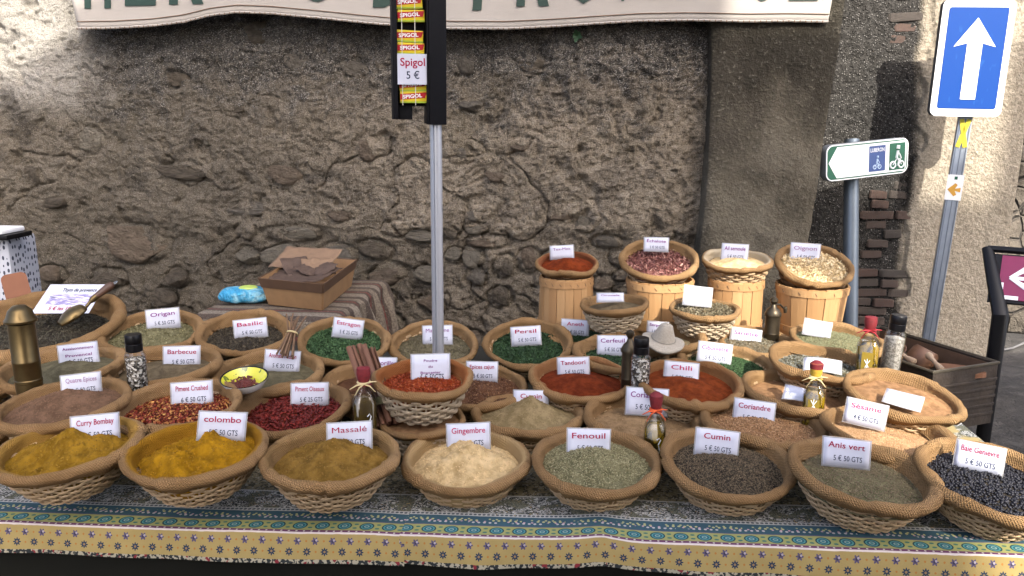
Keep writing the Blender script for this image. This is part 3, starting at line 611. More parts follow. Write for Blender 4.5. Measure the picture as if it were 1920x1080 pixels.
def heap(key, label, mat, level=-0.026, m=0.03, peak=(0, 0), p=1.0, amp=0.006, nscale=1.0, seeds=None, cat='spice', fill=0.0, dents=()):
    P, rot, R, rt, d = BK[key]; sd = 300 + sum(map(ord, key)); Rh = R - 2 * rt + rt * 0.35 + fill; s = R / 0.17
    level *= s; m *= s
    def zf(x, y):
        u, v = x / Rh, y / Rh; ex, ey = u - peak[0], v - peak[1]; pl = math.hypot(*peak)
        rr = np.hypot(u, v); dd = np.hypot(ex, ey); k = np.clip(dd / (dd + np.clip(1.02 - rr, 0, 2) + 1e-6), 0, 1)
        z = level + m * (1 - k) ** p
        q = np.stack([x, y, 0 * x + sd], 1)
        z = z + amp * (fbm(q * 22 * nscale, 4, sd, 0.55) + 0.35 * fbm(q * 34 * nscale, 3, sd + 5, 0.6, ridge=True)) * np.clip(1.25 - rr, 0.25, 1)
        for (du, dv, dr, dz) in dents: z = z + dz * s * np.exp(-((u - du) ** 2 + (v - dv) ** 2) / dr ** 2)
        return z
    nr, nt = 34, 100; rr = np.linspace(0, 1, nr) ** 0.85; th = np.arange(nt + 1) * 2 * np.pi / nt; TH, RR = np.meshgrid(th, rr, indexing='ij')
    x = (RR * np.cos(TH) * Rh).ravel(); y = (RR * np.sin(TH) * Rh).ravel(); z = zf(x, y)
    o = obj('spice_heap', mesh_np('spice_heap', np.stack([x, y, z], 1), grid_faces(nt + 1, nr)[:, ::-1]), mat, label=label, cat=cat, group='loose spices in baskets')
    M = rot.to_4x4(); M.translation = P; o.matrix_world = M
    if seeds:
        shape, n, size, jit, smat, lift = seeds
        rg = np.random.default_rng(sd); B, Fb = SHAPES[shape]; n = int(n * s * s)
        r = np.sqrt(rg.uniform(0, 1, n)) * Rh * 0.985; a = rg.uniform(0, 2 * np.pi, n); px, py = r * np.cos(a), r * np.sin(a); e = 0.004
        pz = zf(px, py); gx_ = (zf(px + e, py) - pz) / e; gy_ = (zf(px, py + e) - pz) / e
        N = np.stack([-gx_, -gy_, np.ones(n)], 1) + rg.normal(0, jit, (n, 3)); N /= np.linalg.norm(N, axis=1)[:, None]
        Tn = np.cross(N, rg.normal(size=(n, 3))); Tn /= np.linalg.norm(Tn, axis=1)[:, None]; Bn = np.cross(N, Tn)
        sc = rg.uniform(0.72, 1.25, n)[:, None]; szv = np.array(size) * sc[:, :1] * rg.uniform(0.85, 1.15, (n, 3))
        V = (B[None, :, 0, None] * szv[:, 0, None, None] * Tn[:, None] + B[None, :, 1, None] * szv[:, 1, None, None] * Bn[:, None] + B[None, :, 2, None] * szv[:, 2, None, None] * N[:, None])
        V += np.stack([px, py, pz + rg.uniform(-0.3, 1.0, n) * lift], 1)[:, None]
        Fc = (Fb[None] + (np.arange(n) * len(B))[:, None, None]).reshape(-1, 3)
        at = np.repeat(np.clip(0.5 + rg.normal(0, 0.23, n), 0, 1), len(B))
        obj('loose_grains', mesh_np('loose_grains', V.reshape(-1, 3), Fc, smooth=shape != 'rib', attr={'rnd': at}), smat, o, kind='stuff')
    return o

t = NT('card_paper'); n = t.noise(t.coord(), 60, 2); M_paper = t.done(t.mix(n, (0.47, 0.485, 0.56), (0.53, 0.545, 0.62)), 0.8, spec=0.08)
t = NT('laminate_film'); mx = t.n('ShaderNodeMixShader'); tr = t.n('ShaderNodeBsdfTransparent'); t.b.inputs['Base Color'].default_value = (0.62, 0.62, 0.62, 1); t.b.inputs['Roughness'].default_value = 0.15
mx.inputs[0].default_value = 0.45; t.L.new(tr.outputs[0], mx.inputs[1]); t.L.new(t.b.outputs[0], mx.inputs[2]); t.L.new(mx.outputs[0], t.out.inputs[0]); M_lam = t.m
M_red = plain('red_print', (0.30, 0.012, 0.045), 0.9, spec=0.03, var=0.05); M_pink = plain('pink_print', (0.38, 0.03, 0.09), 0.9, spec=0.03, var=0.05); M_vio = plain('violet_print', (0.17, 0.022, 0.15), 0.9, spec=0.03, var=0.05); M_ink = plain('dark_print', (0.03, 0.038, 0.065), 0.9, spec=0.03, var=0.05); M_faint = plain('faded_print', (0.30, 0.18, 0.28), 0.9, spec=0.03, var=0.05)
INK = {'r': M_red, 'p': M_pink, 'v': M_vio, 'k': M_ink, 'f': M_faint}
def card(px, ytop, w, lines, price, roll=0.0, key=None, off=0.04, lean=14, ink='r', h=None, label='', yaw=0.0, pink='k', sx=0.80, align=0.0, dep=None):
    """lines: name lines; card of pixel width w whose top edge is at ytop; roll clockwise"""
    d = dep if dep else BK[key][4] + off
    W = w * d / F; H = (h or w * 0.64) * d / F
    yaw += random.uniform(-6, 6); lean += random.uniform(-4, 5)
    top = at_depth(px, ytop, d); hv = top - CAM; az = math.atan2(-hv.x, hv.y)
    rot = Matrix.Rotation(az + R_(yaw), 3, 'Z') @ Matrix.Rotation(R_(roll), 3, 'Y') @ Matrix.Rotation(R_(90 - lean), 3, 'X')
    o = thing('price_card', top - rot @ Vector((0, H / 2, 0)), label, 'price card', 'laminated price cards', rot)
    cb, tw = random.uniform(-0.0055, 0.0035), random.uniform(-0.004, 0.004)
    bend = lambda x, y: cb * (2 * x / W) ** 2 + tw * (2 * x / W) * (2 * y / H)
    for nm_, gw, z0, mt, tk_ in (('laminate', 0.0035, -0.0009, M_lam, 0.0003), ('paper', 0.0, -0.0002, M_paper, 0.0005)):
        gx_, gy_ = np.meshgrid(np.linspace(-W / 2 - gw, W / 2 + gw, 10), np.linspace(-H / 2 - gw, H / 2 + gw, 4), indexing='ij'); gx_, gy_ = gx_.ravel(), gy_.ravel()
        so_ = obj(nm_, mesh_np(nm_, np.stack([gx_, gy_, bend(gx_, gy_) + z0], 1), grid_faces(10, 4)), mt, o).modifiers.new('thickness', 'SOLIDIFY'); so_.thickness = tk_; so_.offset = -1
    def print_on(me, m4):
        n_ = len(me.vertices); v_ = np.zeros(n_ * 3, np.float32); me.vertices.foreach_get('co', v_); v_ = v_.reshape(-1, 3); v_ = v_ @ np.array(m4.to_3x3()).T + np.array(m4.translation); v_[:, 2] = bend(v_[:, 0], v_[:, 1]) + 0.0006; me.vertices.foreach_set('co', v_.astype(np.float32).ravel()); me.update(); return me
    nl = len(lines); hh = 0.30 * H if nl == 1 else 0.62 * H / nl * 0.52
    for k, s in enumerate(lines):
        if not s: continue
        wd = min(W * sx, hh * 0.62 * len(s) * 1.05); me = text_mesh('lettering', s, wd, hh * 0.72, bold=0.0 if 'M' in s else 0.011)
        y = (0.16 if nl == 1 else 0.30 - k * 0.56 / nl) * H
        obj('lettering', print_on(me, Matrix.Translation((W * align, y - (0.02 * H if nl > 1 else 0), 0.0008)) @ Matrix.Rotation(random.uniform(-.03, .03), 4, 'Z')), INK[ink], o)
    if price:
        obj('lettering', print_on(text_mesh('lettering', price, W * 0.62, 0.20 * H, bold=0.006), Matrix.Translation((W * 0.04, -0.30 * H, 0.0008))), INK[pink], o)
    return o

# ---- powders and grains
gold = powder_mat('colombo_powder', (0.23, 0.112, 0.004), (0.38, 0.192, 0.008)); ochre = powder_mat('curry_powder', (0.19, 0.10, 0.008), (0.31, 0.17, 0.016)); mass = powder_mat('massale_powder', (0.155, 0.084, 0.014), (0.25, 0.142, 0.03))
ging = powder_mat('ginger_powder', (0.48, 0.33, 0.145), (0.68, 0.50, 0.26)); cumg = powder_mat('ground_cumin', (0.20, 0.145, 0.065), (0.30, 0.225, 0.115)); corp = powder_mat('ground_coriander', (0.23, 0.145, 0.07), (0.33, 0.215, 0.11), speck=(0.42, 0.30, 0.17))
quat = powder_mat('four_spice_powder', (0.12, 0.068, 0.038), (0.19, 0.11, 0.065)); tand = powder_mat('tandoori_powder', (0.11, 0.018, 0.005), (0.17, 0.032, 0.009)); chil = powder_mat('chili_powder', (0.13, 0.024, 0.006), (0.20, 0.044, 0.010))
tex = powder_mat('texmex_powder', (0.12, 0.02, 0.005), (0.19, 0.035, 0.008)); bouc = powder_mat('boucanier_mix', (0.17, 0.022, 0.005), (0.26, 0.04, 0.009), speck=(0.55, 0.18, 0.05))
caj = powder_mat('cajun_mix', (0.07, 0.03, 0.014), (0.13, 0.06, 0.03), speck=(0.28, 0.15, 0.07)); herb = powder_mat('grey_herb_powder', (0.095, 0.082, 0.045), (0.15, 0.13, 0.075), speck=(0.22, 0.20, 0.12)); barb = powder_mat('barbecue_herbs', (0.115, 0.085, 0.048), (0.17, 0.13, 0.075), speck=(0.24, 0.2, 0.12))
ses = powder_mat('sesame_bed', (0.36, 0.21, 0.10), (0.48, 0.30, 0.155)); brow = powder_mat('brown_spice', (0.25, 0.135, 0.062), (0.36, 0.205, 0.10)); garl = powder_mat('garlic_semolina', (0.60, 0.42, 0.19), (0.74, 0.55, 0.29), speck=(0.80, 0.66, 0.42)); dk = powder_mat('dark_bed', (0.03, 0.025, 0.02), (0.06, 0.05, 0.035)); grn = powder_mat('green_bed', (0.015, 0.03, 0.012), (0.03, 0.055, 0.022)); fen = powder_mat('fennel_bed', (0.13, 0.12, 0.06), (0.20, 0.185, 0.10)); redb = powder_mat('chili_bed', (0.06, 0.012, 0.008), (0.11, 0.022, 0.012)); shal = powder_mat('shallot_bed', (0.09, 0.035, 0.03), (0.15, 0.06, 0.05)); oni = powder_mat('onion_bed', (0.40, 0.29, 0.14), (0.52, 0.40, 0.22))
S_fen = seed_mat('fennel_seed', [(0.11, 0.095, 0.042), (0.28, 0.25, 0.125), (0.50, 0.455, 0.27)]); S_cum = seed_mat('cumin_seed', [(0.07, 0.048, 0.026), (0.155, 0.112, 0.064), (0.28, 0.215, 0.13)]); S_ani = seed_mat('anise_seed', [(0.09, 0.066, 0.034), (0.195, 0.15, 0.085), (0.32, 0.26, 0.155)]); S_jun = seed_mat('juniper_berry', [(0.003, 0.003, 0.005), (0.008, 0.008, 0.011), (0.022, 0.021, 0.027)], 0.42)
S_cor = seed_mat('coriander_seed', [(0.11, 0.055, 0.024), (0.30, 0.165, 0.075), (0.52, 0.335, 0.18)]); S_ses = seed_mat('sesame_seed', [(0.33, 0.18, 0.08), (0.48, 0.30, 0.155), (0.62, 0.43, 0.25)]); S_chi = seed_mat('chili_flake', [(0.06, 0.008, 0.005), (0.20, 0.024, 0.010), (0.62, 0.36, 0.10)]); S_ois = seed_mat('bird_chili', [(0.05, 0.006, 0.006), (0.14, 0.014, 0.011), (0.26, 0.03, 0.018)], 0.35)
S_bou = seed_mat('paprika_flake', [(0.12, 0.012, 0.004), (0.25, 0.035, 0.008), (0.48, 0.15, 0.04)]); S_caj = seed_mat('cajun_flake', [(0.05, 0.02, 0.01), (0.13, 0.058, 0.028), (0.34, 0.19, 0.09)]); S_par = seed_mat('parsley_flake', [(0.008, 0.02, 0.008), (0.02, 0.05, 0.017), (0.045, 0.10, 0.035)]); S_est = seed_mat('tarragon_flake', [(0.016, 0.04, 0.014), (0.045, 0.10, 0.036), (0.11, 0.19, 0.075)]); S_ori = seed_mat('oregano_flake', [(0.06, 0.055, 0.024), (0.16, 0.145, 0.068), (0.33, 0.305, 0.165)]); S_bas = seed_mat('basil_flake', [(0.02, 0.015, 0.009), (0.05, 0.04, 0.024), (0.12, 0.095, 0.055)])
S_thy = seed_mat('thyme_leaf', [(0.022, 0.02, 0.013), (0.05, 0.046, 0.03), (0.11, 0.10, 0.065)]); S_sha = seed_mat('shallot_shred', [(0.08, 0.022, 0.02), (0.22, 0.085, 0.07), (0.50, 0.29, 0.22)]); S_oni = seed_mat('onion_shred', [(0.46, 0.31, 0.13), (0.66, 0.51, 0.28), (0.80, 0.70, 0.48)]); S_sar = seed_mat('savory_leaf', [(0.06, 0.055, 0.035), (0.14, 0.125, 0.085), (0.26, 0.24, 0.17)]); S_ros = seed_mat('rosemary_needle', [(0.10, 0.11, 0.055), (0.21, 0.215, 0.115), (0.34, 0.33, 0.19)]); S_lav = seed_mat('grey_leaf', [(0.07, 0.07, 0.055), (0.15, 0.15, 0.12), (0.27, 0.265, 0.22)]); S_hb = seed_mat('mixed_herb', [(0.05, 0.04, 0.022), (0.12, 0.10, 0.06), (0.24, 0.21, 0.13)])

def crumb(a, b): return ('ball', 900, (0.0021, 0.0019, 0.0016), 0.7, seed_mat('powder_crumbs', [a, tuple((x + y) / 2 for x, y in zip(a, b)), tuple(min(1, y * 1.15) for y in b)], 0.95), 0.0012)
B, H_ = basket, heap
# front row
B('curry', 128, 783, 897, 260, roll=-4, what='burlap lined basket of yellow curry powder beside the colombo basket', stain=((0.36, 0.20, 0.03), 0.75)); H_('curry', 'mustard yellow curry powder heaped in its basket', ochre, seeds=crumb((0.165, 0.09, 0.008), (0.31, 0.172, 0.018)), m=0.056, peak=(0.15, 0.05), amp=0.03, level=-0.024, dents=((-0.45, -0.15, 0.28, -0.022), (0.3, 0.1, 0.3, 0.01)))
B('colombo', 371, 783, 906, 262, roll=-3, what='basket with bright yellow stained burlap holding colombo powder', kind='lowb', stain=((0.34, 0.165, 0.010), 0.95)); H_('colombo', 'bright golden colombo powder in a cratered peak', gold, seeds=crumb((0.19, 0.094, 0.004), (0.37, 0.19, 0.009)), m=0.066, peak=(0.15, 0.0), p=1.15, amp=0.030, dents=((-0.15, 0.1, 0.3, -0.03), (-0.5, -0.1, 0.25, 0.012)))
B('massale', 621, 795, 917, 260, roll=0, what='burlap lined basket of brown massalé powder with a sooty rim stain', kind='lowc', stain=((0.26, 0.16, 0.05), 0.35)); H_('massale', 'ochre brown massalé powder in a smooth mound', mass, seeds=crumb((0.155, 0.084, 0.014), (0.25, 0.142, 0.03)), m=0.066, peak=(0.05, 0.0), amp=0.018, dents=((-0.45, 0.15, 0.22, -0.014), (0.4, -0.2, 0.25, -0.008)))
B('gingembre', 874, 800, 924, 243, roll=0, what='basket with pale powder dusted burlap holding cream ginger powder', stain=((0.52, 0.36, 0.17), 0.8)); H_('gingembre', 'cream coloured ginger powder in a tall mound', ging, seeds=crumb((0.48, 0.33, 0.145), (0.68, 0.50, 0.26)), m=0.080, peak=(0.0, -0.02), amp=0.018, dents=((-0.35, -0.1, 0.12, -0.012), (0.35, 0.25, 0.25, -0.015)))
B('fenouil', 1117, 797, 927, 247, roll=2, what='burlap lined basket of pale green fennel seeds', kind='lowb'); H_('fenouil', 'pale green fennel seeds filling their basket', fen, m=0.044, level=-0.022, amp=0.006, seeds=('grain', 5200, (0.0036, 0.0013, 0.0012), 0.5, S_fen, 0.003))
B('cumin', 1365, 800, 936, 250, roll=4, what='burlap lined basket of brown cumin seeds', kind='lowc'); H_('cumin', 'grey brown whole cumin seeds', dk, m=0.036, level=-0.024, amp=0.006, seeds=('grain', 6500, (0.0031, 0.001, 0.001), 0.5, S_cum, 0.003))
B('anis', 1616, 820, 953, 272, D=0.35, roll=6, what='burlap lined basket of small green anise seeds', kind='lowa'); H_('anis', 'small grey green anise seeds', fen, m=0.026, level=-0.03, amp=0.006, seeds=('grain', 6500, (0.0026, 0.0012, 0.0012), 0.5, S_ani, 0.003))
B('genievre', 1862, 832, 970, 272, D=0.345, roll=8, what='burlap lined basket of black juniper berries at the table end', kind='lowb'); H_('genievre', 'shiny blue black juniper berries', dk, m=0.024, level=-0.022, amp=0.006, seeds=('ball', 3000, (0.0037, 0.0037, 0.0035), 0.5, S_jun, 0.004))
# second row
B('edge2', -92, 765, 850, 225, what='burlap lined basket beyond the four spice mix', kind='lowc', shift=0.02); H_('edge2', 'brown spice in the basket beyond the four spice mix', brow)
B('quatre', 117, 711, 803, 238, D=0.35, roll=-4, what='burlap lined basket of dark brown four spice powder', kind='lowb'); H_('quatre', 'dark brown four spice powder', quat, seeds=crumb((0.12, 0.068, 0.038), (0.19, 0.11, 0.065)), m=0.05, peak=(0.1, 0.15), amp=0.005, level=-0.018)
B('crushed', 333, 710, 812, 236, D=0.35, roll=-2, what='burlap lined basket of crushed red chili flakes', kind='lowa'); H_('crushed', 'crushed red chili flakes with yellow seeds', redb, m=0.02, level=-0.024, amp=0.004, seeds=('rib', 3600, (0.0032, 0.0022, 0.002), 0.7, S_chi, 0.003))
B('oiseaux', 549, 712, 817, 222, D=0.35, roll=-3, what='burlap lined basket of whole dried bird chilies', kind='lowc'); H_('oiseaux', 'whole dark red bird chilies', redb, m=0.026, level=-0.028, amp=0.005, seeds=('grain', 1500, (0.0095, 0.003, 0.003), 0.5, S_ois, 0.006))
B('cumpow', 990, 733, 820, 214, D=0.35, roll=1, what='burlap lined basket of ground cumin with a sharp peak', kind='lowa'); H_('cumpow', 'olive brown ground cumin piled to a sharp peak', cumg, seeds=crumb((0.20, 0.145, 0.065), (0.30, 0.225, 0.115)), m=0.07, level=-0.014, peak=(0.05, 0.05), p=1.5, amp=0.003)
B('corpow', 1208, 732, 832, 224, D=0.355, roll=2, what='burlap lined basket of ground coriander behind an oil bottle', kind='lowb'); H_('corpow', 'light brown ground coriander behind a bottle', corp, seeds=crumb((0.23, 0.145, 0.07), (0.33, 0.215, 0.11)), m=0.016, level=-0.028, amp=0.005)
B('corseed', 1433, 745, 842, 236, D=0.36, roll=4, what='burlap lined basket of whole coriander seeds', kind='lowc'); H_('corseed', 'round tan coriander seeds in their basket', brow, m=0.026, level=-0.022, amp=0.005, seeds=('ball', 3800, (0.0023, 0.0022, 0.0022), 0.6, S_cor, 0.003))
B('sesame', 1668, 765, 862, 245, D=0.355, roll=6, what='burlap lined basket of sesame seeds', kind='lowa'); H_('sesame', 'beige sesame seeds in their basket', ses, m=0.02, level=-0.026, amp=0.007, seeds=('grain', 5200, (0.002, 0.0012, 0.0007), 0.4, S_ses, 0.002))
# third row
B('edge3', -72, 700, 760, 190, what='burlap lined basket beyond the Provençal seasoning', kind='lowa'); H_('edge3', 'herbs in the basket beyond the Provençal seasoning', herb)
B('assais', 116, 650, 726, 222, D=0.372, roll=-3, what='burlap lined basket of grey Provençal seasoning behind the brass mill', kind='lowb'); H_('assais', 'grey green Provençal seasoning', herb, m=0.03, level=-0.02, peak=(0.1, 0.1), amp=0.004)
B('barbecue', 307, 648, 726, 212, D=0.362, roll=-2, what='burlap lined basket of barbecue herbs', kind='lowc'); H_('barbecue', 'brown barbecue herb mix in its basket', barb, m=0.03, level=-0.026, amp=0.004)
B('poisson', 504, 655, 742, 206, D=0.36, roll=0, what='burlap lined basket of fish seasoning holding a yellow dish', kind='lowa'); H_('poisson', 'grey green fish seasoning under the yellow dish', herb, m=0.016, level=-0.02, amp=0.004)
B('horilles', 700, 676, 756, 196, what='burlap lined basket hidden behind the cinnamon sticks', kind='lowb', shift=0.05); H_('horilles', 'dark mix behind the cinnamon sticks', caj, level=-0.03)
B('cajun', 896, 680, 772, 194, roll=1, what='burlap lined basket of dark Cajun spice flakes', kind='lowc'); H_('cajun', 'dark red brown Cajun spice flakes', caj, m=0.036, level=-0.02, amp=0.005, seeds=('rib', 3200, (0.0022, 0.0013, 0.001), 0.7, S_caj, 0.003))
B('tandoori', 1090, 665, 757, 195, roll=2, what='burlap lined basket of deep red tandoori powder', kind='lowa', stain=((0.24, 0.07, 0.02), 0.5)); H_('tandoori', 'deep red tandoori powder in its basket', tand, m=0.034, level=-0.024, peak=(0, 0.05), amp=0.003)
B('chili', 1291, 668, 768, 205, roll=4, what='burlap lined basket of orange red chili powder', kind='lowb', stain=((0.26, 0.09, 0.025), 0.5)); H_('chili', 'orange red chili powder in its basket', chil, m=0.03, level=-0.022, peak=(-0.1, 0), amp=0.003)
B('nameless', 1495, 690, 778, 206, roll=4, what='burlap lined basket of brown spice with a card lying in it', kind='lowc'); H_('nameless', 'reddish brown ground spice beside the dark oil bottle', brow, m=0.022, level=-0.028, amp=0.012)
B('cinn', 1692, 697, 788, 216, roll=7, what='burlap lined basket of tan powder next to the dark trunk', kind='lowa'); H_('cinn', 'tan cinnamon coloured powder with a card lying on it', brow, m=0.022, level=-0.018, amp=0.012)
# back row
B('thym', 78, 545, 668, 290, D=0.565, roll=-4, what='large burlap lined basket of dark thyme with a brass scoop', kind='lowb', rt=0.022, crease=4); H_('thym', 'dark dried thyme in the large basket', dk, m=0.02, level=-0.035, amp=0.006, seeds=('rib', 2600, (0.004, 0.0012, 0.001), 0.6, S_thy, 0.004))
B('origan', 285, 580, 667, 188, D=0.365, roll=-3, what='burlap lined basket of olive green oregano', kind='lowc'); H_('origan', 'olive green oregano flakes', fen, m=0.032, level=-0.026, amp=0.006, seeds=('rib', 3800, (0.0026, 0.0016, 0.001), 0.7, S_ori, 0.003))
B('basilic', 459, 579, 668, 180, D=0.35, roll=0, what='burlap lined basket of dark brown basil flakes', kind='lowa', crease=5); H_('basilic', 'dark brown dried basil in its basket', dk, m=0.012, level=-0.035, amp=0.005, seeds=('rib', 3600, (0.0026, 0.0015, 0.001), 0.7, S_bas, 0.003))
B('estragon', 644, 588, 686, 174, roll=1, what='burlap lined basket of leafy green tarragon', kind='lowb'); H_('estragon', 'leafy green tarragon in its basket', grn, m=0.016, level=-0.028, amp=0.008, seeds=('rib', 3800, (0.0045, 0.0013, 0.0015), 0.8, S_est, 0.005))
B('polebasket', 814, 600, 692, 170, roll=1, what='burlap lined basket of grey green herbs behind the metal pole', kind='lowc'); H_('polebasket', 'grey green rubbed herbs behind the pole', herb, m=0.018, level=-0.03, amp=0.005, seeds=('rib', 3000, (0.0024, 0.0012, 0.001), 0.7, S_hb, 0.003))
B('persil', 991, 593, 694, 172, roll=1, what='burlap lined basket of dark green parsley', kind='lowa'); H_('persil', 'dark green parsley flakes', grn, m=0.012, level=-0.032, amp=0.007, seeds=('rib', 4200, (0.0028, 0.0020, 0.0012), 0.8, S_par, 0.004))
B('aneth', 1082, 600, 650, 126, D=0.262, roll=0, what='small burlap lined basket of dill behind the chervil', kind='lowb', tilt=6); H_('aneth', 'dark green dill in the small basket', grn, m=0.01, level=-0.028, seeds=('rib', 3000, (0.004, 0.001, 0.001), 0.8, S_par, 0.004))
B('cerfeuil', 1166, 628, 702, 182, roll=3, what='burlap lined basket of green chervil behind the brass mill', kind='lowc'); H_('cerfeuil', 'dark green chervil beside the bronze mill', grn, m=0.012, level=-0.026, seeds=('rib', 4000, (0.0028, 0.0018, 0.0012), 0.8, S_par, 0.004))
B('sbasket', 1238, 600, 662, 168, D=0.33, roll=2, what='burlap lined basket behind the grey stone hat lid', kind='lowa', tilt=4); H_('sbasket', 'brown herbs behind the stone hat lid', barb, level=-0.04)
B('ciboulette', 1361, 640, 722, 184, roll=4, what='burlap lined basket of bright green chives', kind='lowb', tilt=5); H_('ciboulette', 'bright green chopped chives', grn, m=0.016, level=-0.026, seeds=('grain', 4200, (0.0028, 0.001, 0.001), 0.7, S_est, 0.003))
B('sariette', 1420, 609, 672, 152, D=0.306, roll=4, what='burlap lined basket of grey savory', kind='lowc', tilt=5); H_('sariette', 'grey brown savory leaves', barb, m=0.014, level=-0.024, seeds=('rib', 3200, (0.0036, 0.0011, 0.001), 0.7, S_sar, 0.003))
B('romarin', 1570, 607, 668, 176, D=0.345, roll=5, what='burlap lined basket of pale green rosemary needles', kind='lowa', tilt=4); H_('romarin', 'pale green rosemary needles', fen, m=0.026, level=-0.018, seeds=('grain', 3600, (0.005, 0.0009, 0.0009), 0.6, S_ros, 0.004))
B('lavande', 1540, 643, 716, 194, D=0.335, roll=5, what='burlap lined basket of grey leaves beside the gold oil bottle', kind='lowb', tilt=3); H_('lavande', 'grey green dried leaves beside the gold oil bottle', herb, m=0.012, level=-0.03, seeds=('rib', 3600, (0.0035, 0.0013, 0.001), 0.7, S_lav, 0.003))
# raised baskets
B('under', 792, 764, 812, 166, D=0.254, tilt=2, what='small wicker basket carrying the boucanier powder basket', kind='tallc', wm=M_wick2); H_('under', 'folded sacking inside the carrying basket', brow, level=-0.01, m=0.0, amp=0.002, cat='sacking')
B('boucanier', 792, 668, 752, 190, D=0.29, roll=1, what='pale wicker basket of red boucanier powder raised on another basket', kind='tallb', wm=M_wick2, stain=((0.34, 0.10, 0.025), 0.75)); H_('boucanier', 'coarse brick red boucanier powder', bouc, m=0.022, level=-0.032, amp=0.006, seeds=('rib', 3400, (0.0024, 0.0014, 0.001), 0.7, S_bou, 0.003))
B('citron', 1151, 549, 590, 132, D=0.266, roll=-4, what='pale wicker basket of lemongrass in front of the shallot tub', kind='talla', wm=M_wick2, tilt=2); H_('citron', 'dried lemongrass in the pale wicker basket', barb, level=-0.03)
B('coupe', 1321, 553, 604, 133, D=0.268, roll=2, what='pale wicker basket with a large white card in front of the garlic tub', kind='tallb', wm=M_wick2, tilt=4); H_('coupe', 'brown dried flowers under a white card', barb, level=-0.012, m=0.02, seeds=('rib', 1800, (0.006, 0.002, 0.002), 0.9, S_hb, 0.006))
B('texmex', 1064, 468, 520, 118, D=0.262, what='small red stained basket of brick red powder on a wooden tub', kind='lowb', stain=((0.20, 0.05, 0.02), 0.8), wm=M_wick3); H_('texmex', 'brick red Tex-Mex powder on the tub', tex, m=0.05, level=-0.022, peak=(0, 0), amp=0.004)
B('echalote', 1235, 447, 529, 150, D=0.332, roll=2, what='burlap lined basket of purple shallot shreds on a wooden tub', kind='lowa'); H_('echalote', 'purple brown dried shallot shreds', shal, m=0.012, level=-0.028, amp=0.006, seeds=('rib', 1500, (0.0068, 0.0022, 0.0028), 0.9, S_sha, 0.008))
B('ail', 1382, 456, 522, 131, D=0.292, roll=0, what='cloth lined wicker basket of cream garlic semolina on a wooden tub', kind='tallb', stain=((0.60, 0.50, 0.34), 1.0), tilt=9); H_('ail', 'cream garlic semolina in the cloth lined basket', garl, m=0.034, level=-0.024, amp=0.007, peak=(0, -0.1))
B('oignon', 1528, 457, 536, 146, D=0.322, roll=9, what='brown basket of pale onion shreds tilted on a wooden tub', kind='tallc', wm=M_wick3); H_('oignon', 'pale straw coloured onion shreds', oni, m=0.024, level=-0.02, amp=0.006, seeds=('rib', 1900, (0.0062, 0.002, 0.0026), 0.9, S_oni, 0.008))
_P = BK['under'][0]
M_canvas = plain('cream_canvas', (0.60, 0.52, 0.38), 0.9, bump=0.004)

P50, C_ = '5 € 50 GTS', card
def cl(n): return 'price card reading ' + n
C_(178, 779, 78, ['Curry Bombay'], P50, 5, 'curry', label=cl('Curry Bombay in red')); C_(419, 774, 82, ['colombo'], P50, 9, 'colombo', label=cl('colombo in red')); C_(655, 793, 80, ['Massalé'], P50, 2, 'massale', label=cl('Massalé in red')); C_(878, 795, 79, ['Gingembre'], P50, 0, 'gingembre', label=cl('Gingembre in pink'), ink='p')
C_(1104, 805, 78, ['Fenouil'], P50, 1, 'fenouil', label=cl('Fenouil in red')); C_(1346, 807, 77, ['Cumin'], P50, 3, 'cumin', label=cl('Cumin in bold red')); C_(1588, 824, 80, ['Anis vert'], P50, -1, 'anis', label=cl('Anis vert in red'), off=0.03); C_(1840, 834, 78, ['Baie Genievre'], P50, 1, 'genievre', label=cl('Baie Genievre in red'))
C_(151, 702, 64, ['Quatre Epices'], P50, 2, 'quatre', label=cl('Quatre Epices in faded print'), ink='f'); C_(359, 717, 70, ['Piment Crushed'], '6 € 50 GTS', 2, 'crushed', label=cl('Piment Crushed')); C_(581, 719, 66, ['Piment Oiseaux'], '5 € 25 GTS', 2, 'oiseaux', label=cl('Piment Oiseaux'))
C_(807, 665, 70, ['Poudre', 'du', 'Boucanier'], '5 € 50GTS', 1, 'boucanier', label=cl('Poudre du Boucanier'), ink='v', h=60); C_(996, 733, 64, ['Cumin'], P50, 1, 'cumpow', label='price card half hidden behind the peak of ground cumin', ink='r', off=0.06); C_(1214, 729, 76, ['Coriandre'], P50, 0, 'corpow', label=cl('Coriandre half hidden by an oil bottle'), ink='v')
C_(1416, 752, 72, ['Coriandre'], P50, 2, 'corseed', label=cl('Coriandre in the whole seeds')); C_(1627, 754, 70, ['Sésame'], '4 € 50 GTS', 4, 'sesame', label=cl('Sésame in pink'), ink='p')
C_(145, 645, 64, ['Assaisonnement', 'Provencal'], P50, 0, 'assais', label=cl('Assaisonnement Provencal'), ink='v', h=46); C_(341, 650, 62, ['Barbecue'], P50, 5, 'barbecue', label=cl('Barbecue in red')); C_(531, 658, 62, ['Aromate Poisson'], P50, 8, 'poisson', label=cl('Aromate Poisson')); C_(712, 671, 62, ['ro horilles'], P50, 3, 'horilles', label='price card half hidden behind the cinnamon sticks', ink='v', off=0.09, align=0.1)
C_(904, 679, 57, ['Epices cajun'], P50, 1, 'cajun', label=cl('Epices cajun')); C_(1074, 671, 58, ['Tandoori'], P50, -4, 'tandoori', label=cl('Tandoori on pinkish paper')); C_(1279, 680, 62, ['Chili'], P50, 3, 'chili', label=cl('Chili in large pink letters'), ink='p')
